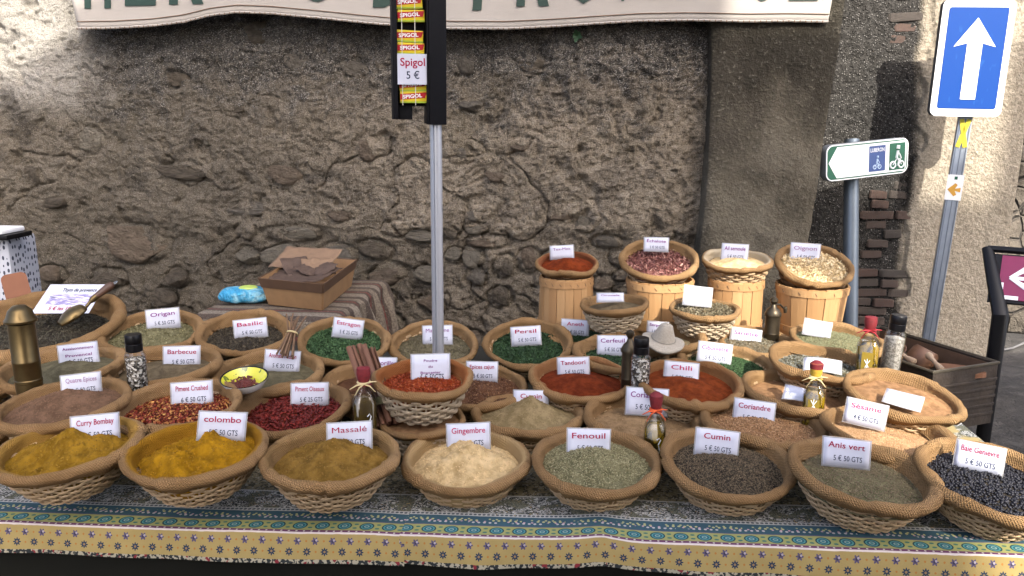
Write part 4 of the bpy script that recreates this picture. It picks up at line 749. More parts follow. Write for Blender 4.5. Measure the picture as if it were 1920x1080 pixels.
C_(304, 580, 56, ['Origan'], P50, 0, 'origan', label=cl('Origan in violet'), ink='v'); C_(468, 599, 58, ['Basilic'], P50, -1, 'basilic', label=cl('Basilic in pink'), ink='p', off=0.02, h=34); C_(655, 599, 54, ['Estragon'], '5 € 25 GTS', 10, 'estragon', label=cl('Estragon in violet'), ink='p', off=0.03); C_(820, 611, 54, ['Marjolaine'], P50, 0, 'polebasket', label='price card hidden behind the metal pole', ink='v'); C_(985, 613, 54, ['Persil'], P50, -4, 'persil', label=cl('Persil in red'), off=0.02, h=34)
C_(1079, 600, 50, ['Aneth'], P50, 2, 'aneth', label=cl('Aneth in pink'), ink='p', off=0.02); C_(1149, 630, 56, ['Cerfeuil'], P50, -3, 'cerfeuil', label=cl('Cerfeuil behind the mill'), ink='v'); C_(1234, 604, 38, ['Serpolet'], P50, 2, 'sbasket', label='small price card half hidden by the stone hat lid', ink='v', off=0.05)
C_(1342, 644, 60, ['Ciboulette'], P50, 3, 'ciboulette', label=cl('Ciboulette in violet'), ink='v', off=0.03); C_(1400, 617, 54, ['Sariette'], P50, 3, 'sariette', label=cl('Sariette in violet'), ink='v'); C_(1535, 602, 47, [''], None, 4, 'romarin', label='blank glaring white card stuck in the rosemary', lean=35)
C_(1053, 461, 43, ['Tex-Mex'], None, -3, 'texmex', label=cl('Tex-Mex in violet'), ink='v', h=24, off=0.03); C_(1231, 446, 44, ['Échalote'], P50, 1, 'echalote', label=cl('Échalote in violet'), ink='v', off=0.05, h=25); C_(1379, 458, 47, ['Ail semoule'], P50, 1, 'ail', label=cl('Ail semoule in violet'), ink='v', h=34); C_(1511, 457, 51, ['Oignon'], P50, 2, 'oignon', label=cl('Oignon in faded print'), ink='f', h=36, off=0.05)
C_(1144, 550, 48, ['Citronnelle'], None, -3, 'citron', label=cl('Citronnelle lying at the basket rim'), ink='v', h=16, off=-0.02, lean=30); C_(1310, 538, 50, ['Co'], None, 4, 'coupe', label='large glaring white card on the pale wicker basket', ink='f', off=0.0, lean=30, h=36)
C_(1497, 726, 44, [''], None, 4, 'nameless', label='white card lying in the reddish brown spice', lean=62, off=-0.05, h=34); C_(1698, 737, 62, [''], None, 6, 'cinn', label='white card lying flat in the tan powder', lean=72, off=-0.05, h=40); C_(1543, 672, 64, [''], None, 1, 'lavande', label='white card lying in the grey leaves', lean=58, off=-0.03, h=32)
# stray seeds and powder spilled between the front baskets
_rg = np.random.default_rng(77); n_ = 520; cx_ = _rg.choice([at_h(x_, 950, TZ).x for x_ in (250, 495, 752, 994, 1240, 1485, 1740)], n_) + _rg.normal(0, 0.05, n_); cy_ = FE + ESL * cx_ + 0.10 + np.abs(_rg.normal(0, 0.07, n_)); V_ = []; F_ = []
for k_ in range(n_):
    a_ = _rg.uniform(0, 6.28); s_ = _rg.uniform(0.0009, 0.0024); L_ = s_ * _rg.uniform(1, 2); R3 = np.array([[math.cos(a_), -math.sin(a_), 0], [math.sin(a_), math.cos(a_), 0], [0, 0, 1]]); V_.append((GRAIN[0] * [L_, s_ * 0.6, s_ * 0.5]) @ R3.T + [cx_[k_], cy_[k_], TZ + 0.0105]); F_.append(GRAIN[1] + k_ * 6)
obj('spilled_grains', mesh_np('spilled_grains', np.concatenate(V_), np.concatenate(F_), attr={'rnd': np.repeat(_rg.uniform(0, 1, n_), 6)}), seed_mat('spilled_mix', [(0.12, 0.07, 0.03), (0.34, 0.22, 0.08), (0.50, 0.38, 0.16)]), kind='stuff', label='stray seeds and powder crumbs spilled on the printed cloth')

# ================================================================== STALL CANOPY, BANNER, RACK
def facing(P, turn=0.0, lean_side=0.0, back=0.0):
    """upright frame: local x right, y up, z towards the viewer (turned by turn degrees to the viewer's right)"""
    hv = P - CAM; az = math.atan2(-hv.x, hv.y)
    return Matrix.Rotation(az + R_(turn), 3, 'Z') @ Matrix.Rotation(R_(lean_side), 3, 'Y') @ Matrix.Rotation(R_(90 - back), 3, 'X')
def rounded_plate(w, h, r, t, n=6):
    pts = []
    for (cx, cy, a0) in ((w / 2 - r, h / 2 - r, 0), (-w / 2 + r, h / 2 - r, 90), (-w / 2 + r, -h / 2 + r, 180), (w / 2 - r, -h / 2 + r, 270)):
        for k in range(n + 1): a = R_(a0 + 90 * k / n); pts.append((cx + r * math.cos(a), cy + r * math.sin(a)))
    return prism(pts, 0, t)
def prism(pts, z0, z1):
    b = MB(); n = len(pts)
    V = [(x, y, z0) for x, y in pts] + [(x, y, z1) for x, y in pts]
    b.V.append(np.array(V)); b.n = 2 * n
    b.poly = [list(range(n))[::-1], list(range(n, 2 * n))] + [[k, (k + 1) % n, n + (k + 1) % n, n + k] for k in range(n)]
    return b
t = NT('brushed_aluminium'); n = t.noise(t.vscale(t.coord(), (60, 60, 0.6)), 4, 3); M_alu = t.done(t.mix(n, (0.42, 0.44, 0.48), (0.60, 0.62, 0.66)), 0.42, 0.75)
M_galv = plain('galvanised_steel', (0.33, 0.37, 0.42), 0.45, 0.6, var=0.2, scale=9); M_black = plain('black_board', (0.004, 0.0042, 0.006), 0.6, var=0.2, spec=0.15); M_blackp = plain('black_plastic', (0.003, 0.003, 0.004), 0.35, var=0.1, spec=0.25); M_white = plain('white_paint', (0.78, 0.79, 0.80), 0.4, var=0.03)
pole_P = at_depth(817, 655, 2.62); PX, PY = pole_P.x, pole_P.y
can = thing('stall_frame', Vector((PX, PY, 0)), 'stall frame with its grooved aluminium pole standing among the baskets', 'stall frame')
def pole_mesh(h):
    pts = []
    for k in range(40):
        a = 2 * math.pi * k / 40; r = 0.019
        deg = math.degrees(a) % 360
        for g in (262, 82, 172, 352):
            if abs((deg - g + 180) % 360 - 180) < 8: r = 0.0135
        pts.append((r * math.cos(a), r * math.sin(a)))
    return prism(pts, 0, h)
lean = Matrix.Rotation(R_(0.5), 4, 'Y')
pole_mesh(2.40).build('pole', M_alu, can, sharp=30, mw=lean)
for (x_, y_) in ((-2.75, PY), (1.52, 2.2)):
    pole_mesh(2.42).build('pole', M_alu, can, mw=Matrix.Translation((x_ - PX, y_ - PY, 0)))
M_fab = plain('rolled_canvas', (0.50, 0.44, 0.34), 0.9, scale=8, bump=0.01)
for (a, b_) in (((-2.8, 2.2), (1.52, 2.2)), ((-2.8, 3.3), (1.52, 3.3)), ((-2.75, 2.2), (-2.75, 3.3)), ((1.5, 2.2), (1.5, 3.3)), ((PX + 0.02, 2.2), (PX + 0.02, 3.3))):
    b = MB(); b.tube([(a[0] - PX, a[1] - PY, 2.41), (b_[0] - PX, b_[1] - PY, 2.41)], 0.014); b.build('rail', M_alu, can)
b = MB(); b.tube([(x_ - PX, 3.3 - PY, 2.48 + 0.006 * math.sin(x_ * 9)) for x_ in np.linspace(-2.7, 1.45, 40)], [0.05 + 0.006 * math.sin(k_ * 2.1) for k_ in range(40)], 14); b.build('rolled_cover', M_fab, can)

# ---- banner with its row of letters
BNY = 4.24
t = NT('banner_cloth'); co = t.coord(); n = t.noise(co, 2.5, 4); n2 = t.noise(co, 300, 2); c = t.mix(n, (0.29, 0.265, 0.23), (0.38, 0.355, 0.325))
M_ban = t.done(c, 0.85, spec=0.2, normal=t.bump(n2, 0.001)); M_stitch = plain('brown_stitching', (0.16, 0.10, 0.06), 0.8); M_green = plain('green_letters', (0.008, 0.032, 0.021), 0.6, var=0.08)
eb = np.array([(150, 54), (215, 53), (290, 49), (350, 42), (400, 30), (450, 24), (510, 26), (600, 34), (680, 42), (750, 48), (850, 53), (950, 53), (1050, 48), (1130, 43), (1200, 39), (1290, 38), (1400, 41), (1480, 40), (1552, 41)], float)
def ban_y(x, z): q = np.stack([np.asarray(x, float).ravel(), np.asarray(z, float).ravel(), 0 * np.asarray(x, float).ravel()], 1); return BNY - 0.03 * fbm(q * [1.1, 0.35, 0], 3, 33) - 0.02 * np.sin(q[:, 0] * 2.3)
bx = []; bz = []
for px_ in np.linspace(150, 1552, 180):
    p = at_Y(px_, np.interp(px_, eb[:, 0], eb[:, 1]), BNY); bx.append(p.x); bz.append(p.z)
bx = np.array(bx); bz = np.array(bz); nz = 26; V = []
ztop = 2.68
for k in range(nz):
    f = k / (nz - 1); V.append(np.stack([bx + (f * 0.06 * (bx - bx.mean()) / 2), 0 * bx, bz + (ztop - bz) * f], 1))
V = np.stack(V, 1).reshape(-1, 3); V[:, 1] = ban_y(V[:, 0], V[:, 2])
ban = obj('banner', mesh_np('banner', V, grid_faces(180, nz)), M_ban, label='cream cloth banner with dark green capital letters hung across the wall', cat='banner')
so = ban.modifiers.new('thickness', 'SOLIDIFY'); so.thickness = 0.003
for dz, rr_ in ((0.0, 0.006), (0.035, 0.0022)):
    zz_ = bz + dz + (0.0012 * np.sin(np.arange(180) * 1.9) if dz == 0 else 0); b = MB(); b.tube(np.stack([bx, ban_y(bx, zz_) - 0.003, zz_], 1), rr_, 5); b.build('stitched_hem', M_stitch if dz else M_ban, ban)
b = MB()
for k in range(0, 720):
    xx = bx[0] + (bx[-1] - bx[0]) * k / 720.0
    if k % 5 == 0: zz_ = np.interp(xx, bx, bz); yy_ = float(ban_y([xx], [zz_])[0]); b.box((xx - 0.0035, yy_ - 0.0095, zz_ - 0.0065), (xx + 0.001, yy_ - 0.004, zz_ + 0.003))
b.build('blanket_stitch', M_stitch, ban, kind='stuff')
for ch, xa, xb, by in [('H', 163, 212, 17), ('E', 238, 297, 12), ('R', 322, 388, 10), ('B', 415, 478, -4), ('E', 500, 556, -5), ('S', 572, 626, 3), ('D', 700, 752, 14), ('E', 765, 818, 16), ('P', 886, 938, 19), ('R', 968, 1030, 11), ('O', 1066, 1124, 5), ('V', 1140, 1196, 1), ('E', 1212, 1266, -3), ('N', 1290, 1350, -3), ('C', 1398, 1446, 2), ('E', 1478, 1533, 2)]:
    by -= 5; a = at_Y(xa, by, BNY); c_ = at_Y(xb, by, BNY); me = text_mesh('letter', ch, abs(c_.x - a.x), 0.34, bold=0.03)
    n = len(me.vertices); v = np.zeros(n * 3, np.float32); me.vertices.foreach_get('co', v); v = v.reshape(-1, 3)
    X = v[:, 0] + (a.x + c_.x) / 2 + v[:, 1] * 0.10; Z = v[:, 1] + a.z; v = np.stack([X, ban_y(X, Z) - 0.005, Z], 1); me.vertices.foreach_set('co', v.astype(np.float32).ravel()); me.update()
    obj('letter', me, M_green, ban)

# ---- black packet rack on the pole
RK = at_depth(783, 120, 2.42); fr = facing(RK, 8, 0.8, 0); rk = thing('packet_rack', RK, 'black board rack hung on the metal pole', 'rack', rot=fr); k = 2.42 / F
def rb(x0, y0, x1, y1, z0, z1, name, mat, bev=0.002):
    b = MB(); b.box(((x0 - 783) * k, -(y1 - 120) * k, z0), ((x1 - 783) * k, -(y0 - 120) * k, z1), bev=bev); return b.build(name, mat, rk)
rb(738, -70, 797, 197, -0.012, -0.004, 'back_board', M_black); rb(734, -70, 743, 222, -0.014, 0.035, 'side_rail', M_black); rb(743, 196, 772, 222, -0.013, 0.002, 'foot', M_black)
rb(797, -70, 800, 229, -0.03, 0.04, 'side_rail', M_black); rb(801, -70, 834, 231, -0.032, 0.036, 'side_panel', M_black)
for x_ in (752, 776): rb(x_ - 0.6, -70, x_ + 0.6, 196, 0.030, 0.0315, 'string', plain('white_string', (0.6, 0.58, 0.5), 0.8), bev=0)
M_yel = plain('yellow_packet', (0.66, 0.50, 0.02), 0.35, var=0.08); M_rband = plain('red_packet_band', (0.40, 0.012, 0.02), 0.35, var=0.08); M_lime = plain('lime_packet_edge', (0.30, 0.40, 0.03), 0.4)
PKL = ['uppermost yellow packet with a red band in the black rack', 'second yellow packet from the top of the black rack', 'yellow packet just below the gap in the black rack', 'yellow packet directly above the white price card in the rack', 'yellow packet peeping out below the white price card', 'lowest yellow packet with a red band in the rack']
for i, (x_, y_, tl_) in enumerate([(766, 13, 3), (770, 36, 2), (767, 72, -1), (769, 94, -1), (772, 160, 2), (773, 181, 1)]):
    Pk = RK + fr @ Vector(((x_ - 783) * k, -(y_ - 120) * k, 0.012)); e = thing('spice_packet', Pk, PKL[i], 'packet', 'yellow packets in the rack', fr @ Matrix.Rotation(R_(tl_), 3, 'Z'))
    w, h = 50 * k / 2, 21 * k / 2
    b = MB(); b.box((-w, -h, -0.012), (w, h, 0.010), bev=0.001); b.build('box', M_yel, e)
    b = MB(); b.V.append(np.array([(-w, -h * 0.45, 0.0106), (w * 0.86, -h * 0.15, 0.0106), (w, h * 0.85, 0.0106), (-w, h * 0.55, 0.0106)])); b.n = 4; b.poly = [[0, 1, 2, 3]]; b.build('red_band', M_rband, e, smooth=False, sharp=None)
    obj('lettering', text_mesh('lettering', 'SPIGOL', w * 1.45, h * 0.62, bold=0.03), M_white, e, Matrix.Translation((-w * 0.08, -h * 0.12, 0.0112)) @ Matrix.Rotation(0.08, 4, 'Z'))
    b = MB(); b.box((-w, -h, 0.0102), (w, -h * 0.72, 0.0105)); b.build('lime_edge', M_lime, e)
Pk = RK + fr @ Vector(((771 - 783) * k, -(131 - 120) * k, 0.034)); e = thing('price_card', Pk, 'price card reading Spigol 5 € on the black rack', 'price card', rot=fr @ Matrix.Rotation(R_(1), 3, 'Z')); w, h = 28.5 * k, 27.5 * k
b = MB(); b.box((-w, -h, -0.0005), (w, h, 0.0005)); b.build('paper', M_paper, e)
obj('lettering', text_mesh('lettering', 'Spigol', w * 1.6, h * 0.52, bold=0.015), M_red, e, Matrix.Translation((0, h * 0.22, 0.0009))); obj('lettering', text_mesh('lettering', '5 €', w * 0.85, h * 0.5, bold=0.01), M_ink, e, Matrix.Translation((0, -h * 0.62, 0.0009)))

# ================================================================== SIGNS
t = NT('sign_blue'); n = t.noise(t.coord(), 12, 3); t2 = t.noise(t.vscale(t.coord(), (1, 0.4, 1)), 30, 2); M_blue = t.done(t.mix(t.mul(t.step(t2, 0.62, 0.72), 0.35), (0.002, 0.045, 0.23), (0.02, 0.11, 0.32)), 0.35)
M_sgreen = plain('sign_green', (0.01, 0.10, 0.055), 0.4, var=0.06); M_navy = plain('sign_navy', (0.035, 0.075, 0.22), 0.4, var=0.06); M_dgrey = plain('sign_back_grey', (0.10, 0.105, 0.11), 0.5, 0.3); M_swhite = plain('sign_white', (0.80, 0.82, 0.82), 0.35, var=0.02)
BS = at_depth(1823, 110, 4.08); fr = facing(BS, 22, 1.2, 0); kk = 4.08 / F
sg = thing('road_sign', BS + fr @ Vector((0, -2.0, -0.03)), 'tall blue one-way sign with a white arrow on a leaning steel post', 'road sign', rot=fr); SO = Vector((0, 2.0, 0.03))
W, H = 0.35, 212 * kk
def on(b, name, mat, z, parent, origin=SO, sharp=30): return b.build(name, mat, parent, smooth=False, sharp=None, mw=Matrix.Translation(origin + Vector((0, 0, z))))
on(rounded_plate(W, H, 0.035, 0.035), 'sign_back', M_dgrey, -0.036, sg); on(rounded_plate(W, H, 0.035, 0.004), 'white_border', M_swhite, 0, sg); on(rounded_plate(W * 0.82, H * 0.865, 0.012, 0.002), 'blue_panel', M_blue, 0.004, sg)
aw = W * 0.29; ar = [(-W * 0.105, -H * 0.35), (W * 0.105, -H * 0.35), (W * 0.105, H * 0.13), (aw, H * 0.10), (0, H * 0.345), (-aw, H * 0.10), (-W * 0.105, H * 0.13)]
on(prism(ar, 0, 0.002), 'white_arrow', M_swhite, 0.006, sg)
b = MB(); b.box((-0.012, -2.3, -0.115), (0.052, 0.12, -0.04), bev=0.004); b.build('post', M_galv, sg, mw=Matrix.Translation(SO) @ Matrix.Rotation(R_(-1.6), 4, 'Z') @ Matrix.Rotation(R_(-16), 4, 'Y'))
for xg in (-0.004, 0.02, 0.044):
    b = MB(); b.box((xg - 0.002, -2.3, -0.0402), (xg + 0.002, -H / 2 - 0.01, -0.0385)); b.build('groove', plain('groove_dark', (0.16, 0.19, 0.23), 0.5, 0.5), sg, mw=Matrix.Translation(SO) @ Matrix.Rotation(R_(-1.6), 4, 'Z') @ Matrix.Rotation(R_(-16), 4, 'Y'))
def sticker(px, py, w, h, mat, name, rot=0):
    p = Matrix.Translation(SO) @ Matrix.Rotation(R_(-1.6), 4, 'Z') @ Matrix.Rotation(R_(-16), 4, 'Y') @ Matrix.Translation((0.02, py, -0.0375))
    b = MB(); b.box((-w / 2, -h / 2, 0), (w / 2, h / 2, 0.0012)); return b.build(name, mat, sg, mw=p @ Matrix.Rotation(R_(rot), 4, 'Z'))
M_ystk = plain('yellow_tape', (0.62, 0.52, 0.04), 0.5)
sticker(0, -H / 2 - 0.085, 0.022, 0.15, M_ystk, 'yellow_cross_mark', 14); sticker(0, -H / 2 - 0.085, 0.022, 0.15, M_ystk, 'yellow_cross_mark', -14)
ws = sticker(0, -H / 2 - 0.37, 0.078, 0.135, M_swhite, 'white_waymark')
b = prism([(-0.032, 0), (0.002, 0.035), (0.014, 0.026), (0.004, 0.006), (0.03, 0.012), (0.03, -0.012), (0.004, -0.006), (0.014, -0.026), (0.002, -0.035)], 0.0014, 0.002); b.build('orange_arrow', plain('orange_print', (0.62, 0.33, 0.05), 0.5), ws, smooth=False, sharp=None, mw=Matrix.Translation((0, -0.012, 0)))
b = MB(); b.box((-0.006, 0.042, 0.0014), (0.008, 0.058, 0.002)); b.build('green_mark', M_sgreen, ws)
CS = at_depth(1614, 298, 4.20); fr = facing(CS, 40, -4.5, 0); kk = 4.2 / F
cs = thing('cycle_route_sign', Vector((CS.x, CS.y, 0)), 'white cycle route sign with green pointed end on a round grey post', 'road sign', rot=fr); O = fr.inverted() @ Vector((0, 0, CS.z)) + Vector((0, 0, 0.05))
W, H = 0.51, 0.185
on(rounded_plate(W, H, 0.04, 0.045), 'sign_back', M_galv, -0.046, cs, O); on(rounded_plate(W, H, 0.04, 0.003), 'white_border', M_swhite, 0, cs, O); on(rounded_plate(W * 0.975, H * 0.93, 0.034, 0.001), 'green_line', M_sgreen, 0.003, cs, O)
on(prism([(-W * 0.475, 0), (-W * 0.375, H * 0.43), (W * 0.46, H * 0.43), (W * 0.475, H * 0.3), (W * 0.475, -H * 0.3), (W * 0.46, -H * 0.43), (-W * 0.375, -H * 0.43)], 0, 0.001), 'white_face', M_swhite, 0.004, cs, O)
on(prism([(0.01 * W, -H * 0.36), (0.21 * W, -H * 0.36), (0.21 * W, H * 0.36), (0.01 * W, H * 0.36)], 0, 0.001), 'blue_panel', M_navy, 0.005, cs, O); on(prism([(0.26 * W, -H * 0.38), (0.455 * W, -H * 0.38), (0.455 * W, H * 0.38), (0.26 * W, H * 0.38)], 0, 0.001), 'green_panel', M_sgreen, 0.005, cs, O)
obj('lettering', text_mesh('lettering', 'LUBERON', 0.17 * W, H * 0.11, bold=0.01), M_swhite, cs, Matrix.Translation(O + Vector((0.11 * W, H * 0.19, 0.0065))))
def cyclist(cx, s, z):
    b = MB(); th = np.linspace(0, 2 * np.pi, 17)
    for dx in (-0.021, 0.021): b.tube(np.stack([cx + (dx + 0.0135 * np.cos(th)) * s, (-0.035 + 0.0135 * np.sin(th)) * s, 0 * th + z], 1), 0.0035 * s, 5, cap=False)
    b.tube([(cx - 0.021 * s, -0.035 * s, z), (cx - 0.004 * s, -0.012 * s, z), (cx + 0.014 * s, -0.012 * s, z), (cx + 0.021 * s, -0.035 * s, z)], 0.0022 * s, 5)
    b.tube([(cx + 0.004 * s, -0.040 * s, z), (cx + 0.008 * s, -0.018 * s, z), (cx - 0.004 * s, -0.004 * s, z), (cx + 0.002 * s, 0.024 * s, z)], [0.0032 * s, 0.004 * s, 0.006 * s, 0.006 * s], 6); b.tube([(cx + 0.002 * s, 0.022 * s, z), (cx + 0.014 * s, 0.004 * s, z), (cx + 0.02 * s, -0.01 * s, z)], 0.003 * s, 6)
    b.lathe([(0, 0.030 * s), (0.008 * s, 0.036 * s), (0.008 * s, 0.042 * s), (0, 0.049 * s)], 10, (cx + 0.003 * s, 0, 0)) if False else b.tube([(cx + 0.002 * s, 0.032 * s, z), (cx + 0.004 * s, 0.046 * s, z)], [0.008 * s, 0.007 * s], 8)
    return b
cyclist(0.3575 * W, 1.25, 0.0065).build('cyclist_mark', M_swhite, cs, mw=Matrix.Translation(O)); cyclist(0.11 * W, 0.72, 0.0065).build('cyclist_mark', plain('pale_blue_print', (0.45, 0.58, 0.75), 0.5), cs, mw=Matrix.Translation(O + Vector((0, -H * 0.1, 0))))
pp = at_depth(1597, 340, 4.28) - CS; lp = fr.inverted() @ Vector((pp.x, pp.y, 0)); ll = fr.inverted() @ (at_depth(1594, 620, 4.28) - at_depth(1597, 340, 4.28))
b = MB(); b.tube([Vector((lp.x, 0, lp.z)) + ll * -0.05, (lp + fr.inverted() @ Vector((0, 0, 0)))[:], ], 0.001) if False else None
top = fr.inverted() @ (at_depth(1597, 262, 4.28) - Vector((CS.x, CS.y, 0))); bot = fr.inverted() @ (at_depth(1594, 640, 4.28) - Vector((CS.x, CS.y, 0))); bot = bot + (bot - top) * 0.72
b = MB(); b.tube([top[:], bot[:]], 0.039, 20); b.build('post', plain('grey_post_paint', (0.13, 0.16, 0.19), 0.42, 0.5, var=0.15, scale=6), cs)
# ---- slanted information panel at the right
M_frame = plain('black_frame', (0.005, 0.005, 0.006), 0.4, var=0.2, spec=0.25); M_mag = plain('magenta_panel', (0.20, 0.011, 0.065), 0.45, var=0.08)
dI = 3.25; a = at_depth(1852, 466, dI); bR = at_depth(2120, 466, dI - 0.25); lo = at_depth(1876, 590, dI - 0.16); base = Vector((lo.x, lo.y, 0))
ip = thing('information_panel', base, 'black framed panel with a magenta board and white arrow by the wall', 'sign')
rx = (bR - a); rx.z = 0
b = MB(); b.tube([(a - base)[:], (a + rx - base)[:]], 0.014, 10); b.build('top_rail', M_frame, ip)
for o_ in (Vector(), rx):
    b = MB(); b.tube([(a + o_ - base)[:], (a.lerp(lo, 0.55) + o_ - base)[:], (lo + o_ - base)[:], (lo + o_ - base + Vector((0.0, 0.01, -lo.z * 0.5)))[:], (o_ + Vector((0, 0.01, 0)))[:]], [0.016, 0.020, 0.022, 0.02, 0.02], 10, flat=1.4); b.build('leg', M_frame, ip)
nx = rx.normalized(); dn = (lo - a).normalized(); dn = (dn - nx * dn.dot(nx)).normalized(); nz_ = nx.cross(-dn); Mi = Matrix((nx, -dn, nz_)).transposed().to_4x4(); Mi.translation = a - base + nx * 0.035 + dn * 0.03
Lx, Ly = rx.length - 0.07, 0.205
b = MB(); b.box((-0.012, -Ly - 0.012, -0.012), (Lx + 0.012, 0.008, 0)); b.build('backing', M_frame, ip, mw=Mi)
bd = prism([(0.02, 0), (Lx, 0), (Lx, -Ly), (0.02, -Ly)], 0.001, 0.004).build('magenta_board', M_mag, ip, smooth=False, sharp=None, mw=Mi)
b = MB(); b.tube([(0.055, -0.105, 0.006), (0.30, -0.105, 0.006)], 0.0085, 6, flat=0.2); b.tube([(0.055, -0.105, 0.006), (0.105, -0.06, 0.006)], [0.006, 0.012], 6, flat=0.2); b.tube([(0.055, -0.105, 0.006), (0.112, -0.145, 0.006)], [0.006, 0.012], 6, flat=0.2); b.build('white_arrow', M_swhite, bd)
b = MB(); b.box((0.025, -0.205, 0.0045), (0.036, -0.13, 0.0055)); b.box((0.036, -0.205, 0.0045), (0.09, -0.188, 0.0055)); b.build('white_corner_tag', M_swhite, bd); b = MB(); b.box((0.10, -0.022, 0.0045), (0.22, -0.004, 0.0055)); b.build('white_corner_tag', M_swhite, bd)

# ================================================================== ADDED UNSEEN HOUSES (outlines shaped to block the sun from the stall)
t = NT('house_render'); n = t.noise(t.coord(), 1.5, 5); M_hw = t.done(t.mix(n, (0.38, 0.31, 0.23), (0.50, 0.43, 0.33)), 0.9, normal=t.bump(t.noise(t.coord(), 40, 3), 0.01))
M_tile = plain('terracotta_roof', (0.30, 0.13, 0.07), 0.85, scale=4); M_shut = plain('blue_shutter', (0.12, 0.20, 0.26), 0.6); M_hglass = plain('window_glass', (0.03, 0.035, 0.04), 0.08)
HY = -4.0; hs = (4.35 - HY) / 7.35   # street width
def hq(x, z): # from measuring plane y=-3 to the facade plane
    k_ = (HY + 3.0) / SDIR.y; return x + SDIR.x * k_, z + SDIR.z * k_
def house(name, outline, depth_, label, wins, roofs):
    pts = [hq(x, z) if z > 0 else (hq(x, 5)[0], 0) for x, z in outline]
    e = thing(name, Vector((pts[0][0], HY, 0)), label, 'house'); O = Vector((pts[0][0], HY, 0))
    n = len(pts); V = [(x - O.x, 0, z) for x, z in pts] + [(x - O.x + 0.51 * depth_, -depth_, z) for x, z in pts]; b = MB(); b.V.append(np.array(V)); b.n = 2 * n; b.poly = [list(range(n)), list(range(n, 2 * n))[::-1]] + [[k2, n + k2, n + (k2 + 1) % n, (k2 + 1) % n] for k2 in range(n)]
    b.build('wall', M_hw, e, smooth=False, sharp=None)
    for (i0, i1) in roofs:
        p, q_ = Vector((V[i0][0], 0, V[i0][2])), Vector((V[i1][0], 0, V[i1][2])); d_ = (q_ - p).normalized(); nn = Vector((-d_.z, 0, d_.x)); nn = nn if nn.z > 0 else -nn
        b = MB(); b.V.append(np.array([(p - d_ * 0.0 + nn * h_ + Vector((-0.51 * min(y_, 0), y_, 0)))[:] for y_ in (0.05, -depth_) for h_ in (0.003, 0.06)] + [(q_ + nn * h_ + Vector((-0.51 * min(y_, 0), y_, 0)))[:] for y_ in (0.05, -depth_) for h_ in (0.003, 0.06)])); b.n = 8
        b.poly = [[0, 1, 3, 2], [4, 6, 7, 5], [0, 4, 5, 1], [2, 3, 7, 6], [1, 5, 7, 3], [0, 2, 6, 4]]; b.build('roof', M_tile, e, smooth=False, sharp=None)
    for (x, z, w, h) in wins:
        x -= O.x; wo = MB(); wo.box((x - w / 2, 0.003, z), (x + w / 2, 0.03, z + h)); wo = wo.build('window', M_white, e)
        for px0 in (-1, 1): b = MB(); b.box((x + px0 * w / 4 - w * 0.19, 0.031, z + 0.08), (x + px0 * w / 4 + w * 0.19, 0.036, z + h - 0.08)); b.build('pane', M_hglass, wo); b = MB(); b.box((x + px0 * w * 0.77 - w / 4, 0.004, z - 0.02), (x + px0 * w * 0.77 + w / 4, 0.05, z + h + 0.02)); b.build('shutter', M_shut, wo)
        b = MB(); b.box((x - w / 2 - 0.06, 0.004, z - 0.09), (x + w / 2 + 0.06, 0.10, z - 0.022)); b.build('sill', M_swhite, wo)
house('gabled_shade_house', [(-0.6, 0), (3.27, 0), (3.27, 9.0), (2.3, 9.3), (0.34, 8.25), (-0.6, 7.74)], 6, 'gabled rendered house across the street from the stall', [(1.0, 1.2, 0.9, 1.5), (2.9, 1.2, 0.9, 1.5), (1.0, 4.2, 0.9, 1.4), (2.9, 4.2, 0.9, 1.4)], [(2, 3), (3, 4), (4, 5)])  # unseen; roof slope and corner drawn to cast the shade on wall and table
house('flat_shade_house', [(4.32, 0), (8.2, 0), (8.2, 7.8), (7.2, 7.9), (6.62, 7.98), (6.62, 8.95), (6.2, 8.95), (6.2, 8.04), (5.1, 8.16), (4.9, 8.5), (4.32, 8.5)], 6, 'unseen lower house added beside the sun gap, outline cut to shade the right side', [(5.8, 1.2, 0.8, 1.5), (7.6, 1.2, 0.8, 1.5), (5.8, 4.4, 0.8, 1.4), (7.6, 4.4, 0.8, 1.4)], [(2, 3)])  # unseen; roof steps drawn to place the shade on the right-hand wall
def shade_arch():  # added above the alley gap so direct sun misses the rubble wall
    (xa, za), (xb, zb), zt = hq(3.275, 6.95), hq(4.315, 7.0), hq(3.5, 9.0)[1]; n_ = 10; O = Vector((xa, HY, 0)); low = [(xa + (xb - xa) * k / n_, za - 0.25 + 0.33 * math.sin(math.pi * (0.12 + 0.76 * k / n_))) for k in range(n_ + 1)]
    pts = [(x - xa, z) for x, z in low] + [(xb - xa, zt), (0, zt)]; m = len(pts); e = thing('added_shade_arch', O, 'arched room bridging the alley between the two houses', 'sun_blocker'); b = MB()
    b.V.append(np.array([(x, 0.0, z) for x, z in pts] + [(x + 0.2, -0.4, z) for x, z in pts])); b.n = 2 * m; b.poly = [list(range(m)), list(range(m, 2 * m))[::-1]] + [[k2, m + k2, m + (k2 + 1) % m, (k2 + 1) % m] for k2 in range(m)]; b.build('wall', M_hw, e, smooth=False, sharp=None)
    b = MB(); b.box((0, -0.42, zt + 0.003), (xb - xa, 0.04, zt + 0.06)); b.build('roof', M_tile, e)
shade_arch()

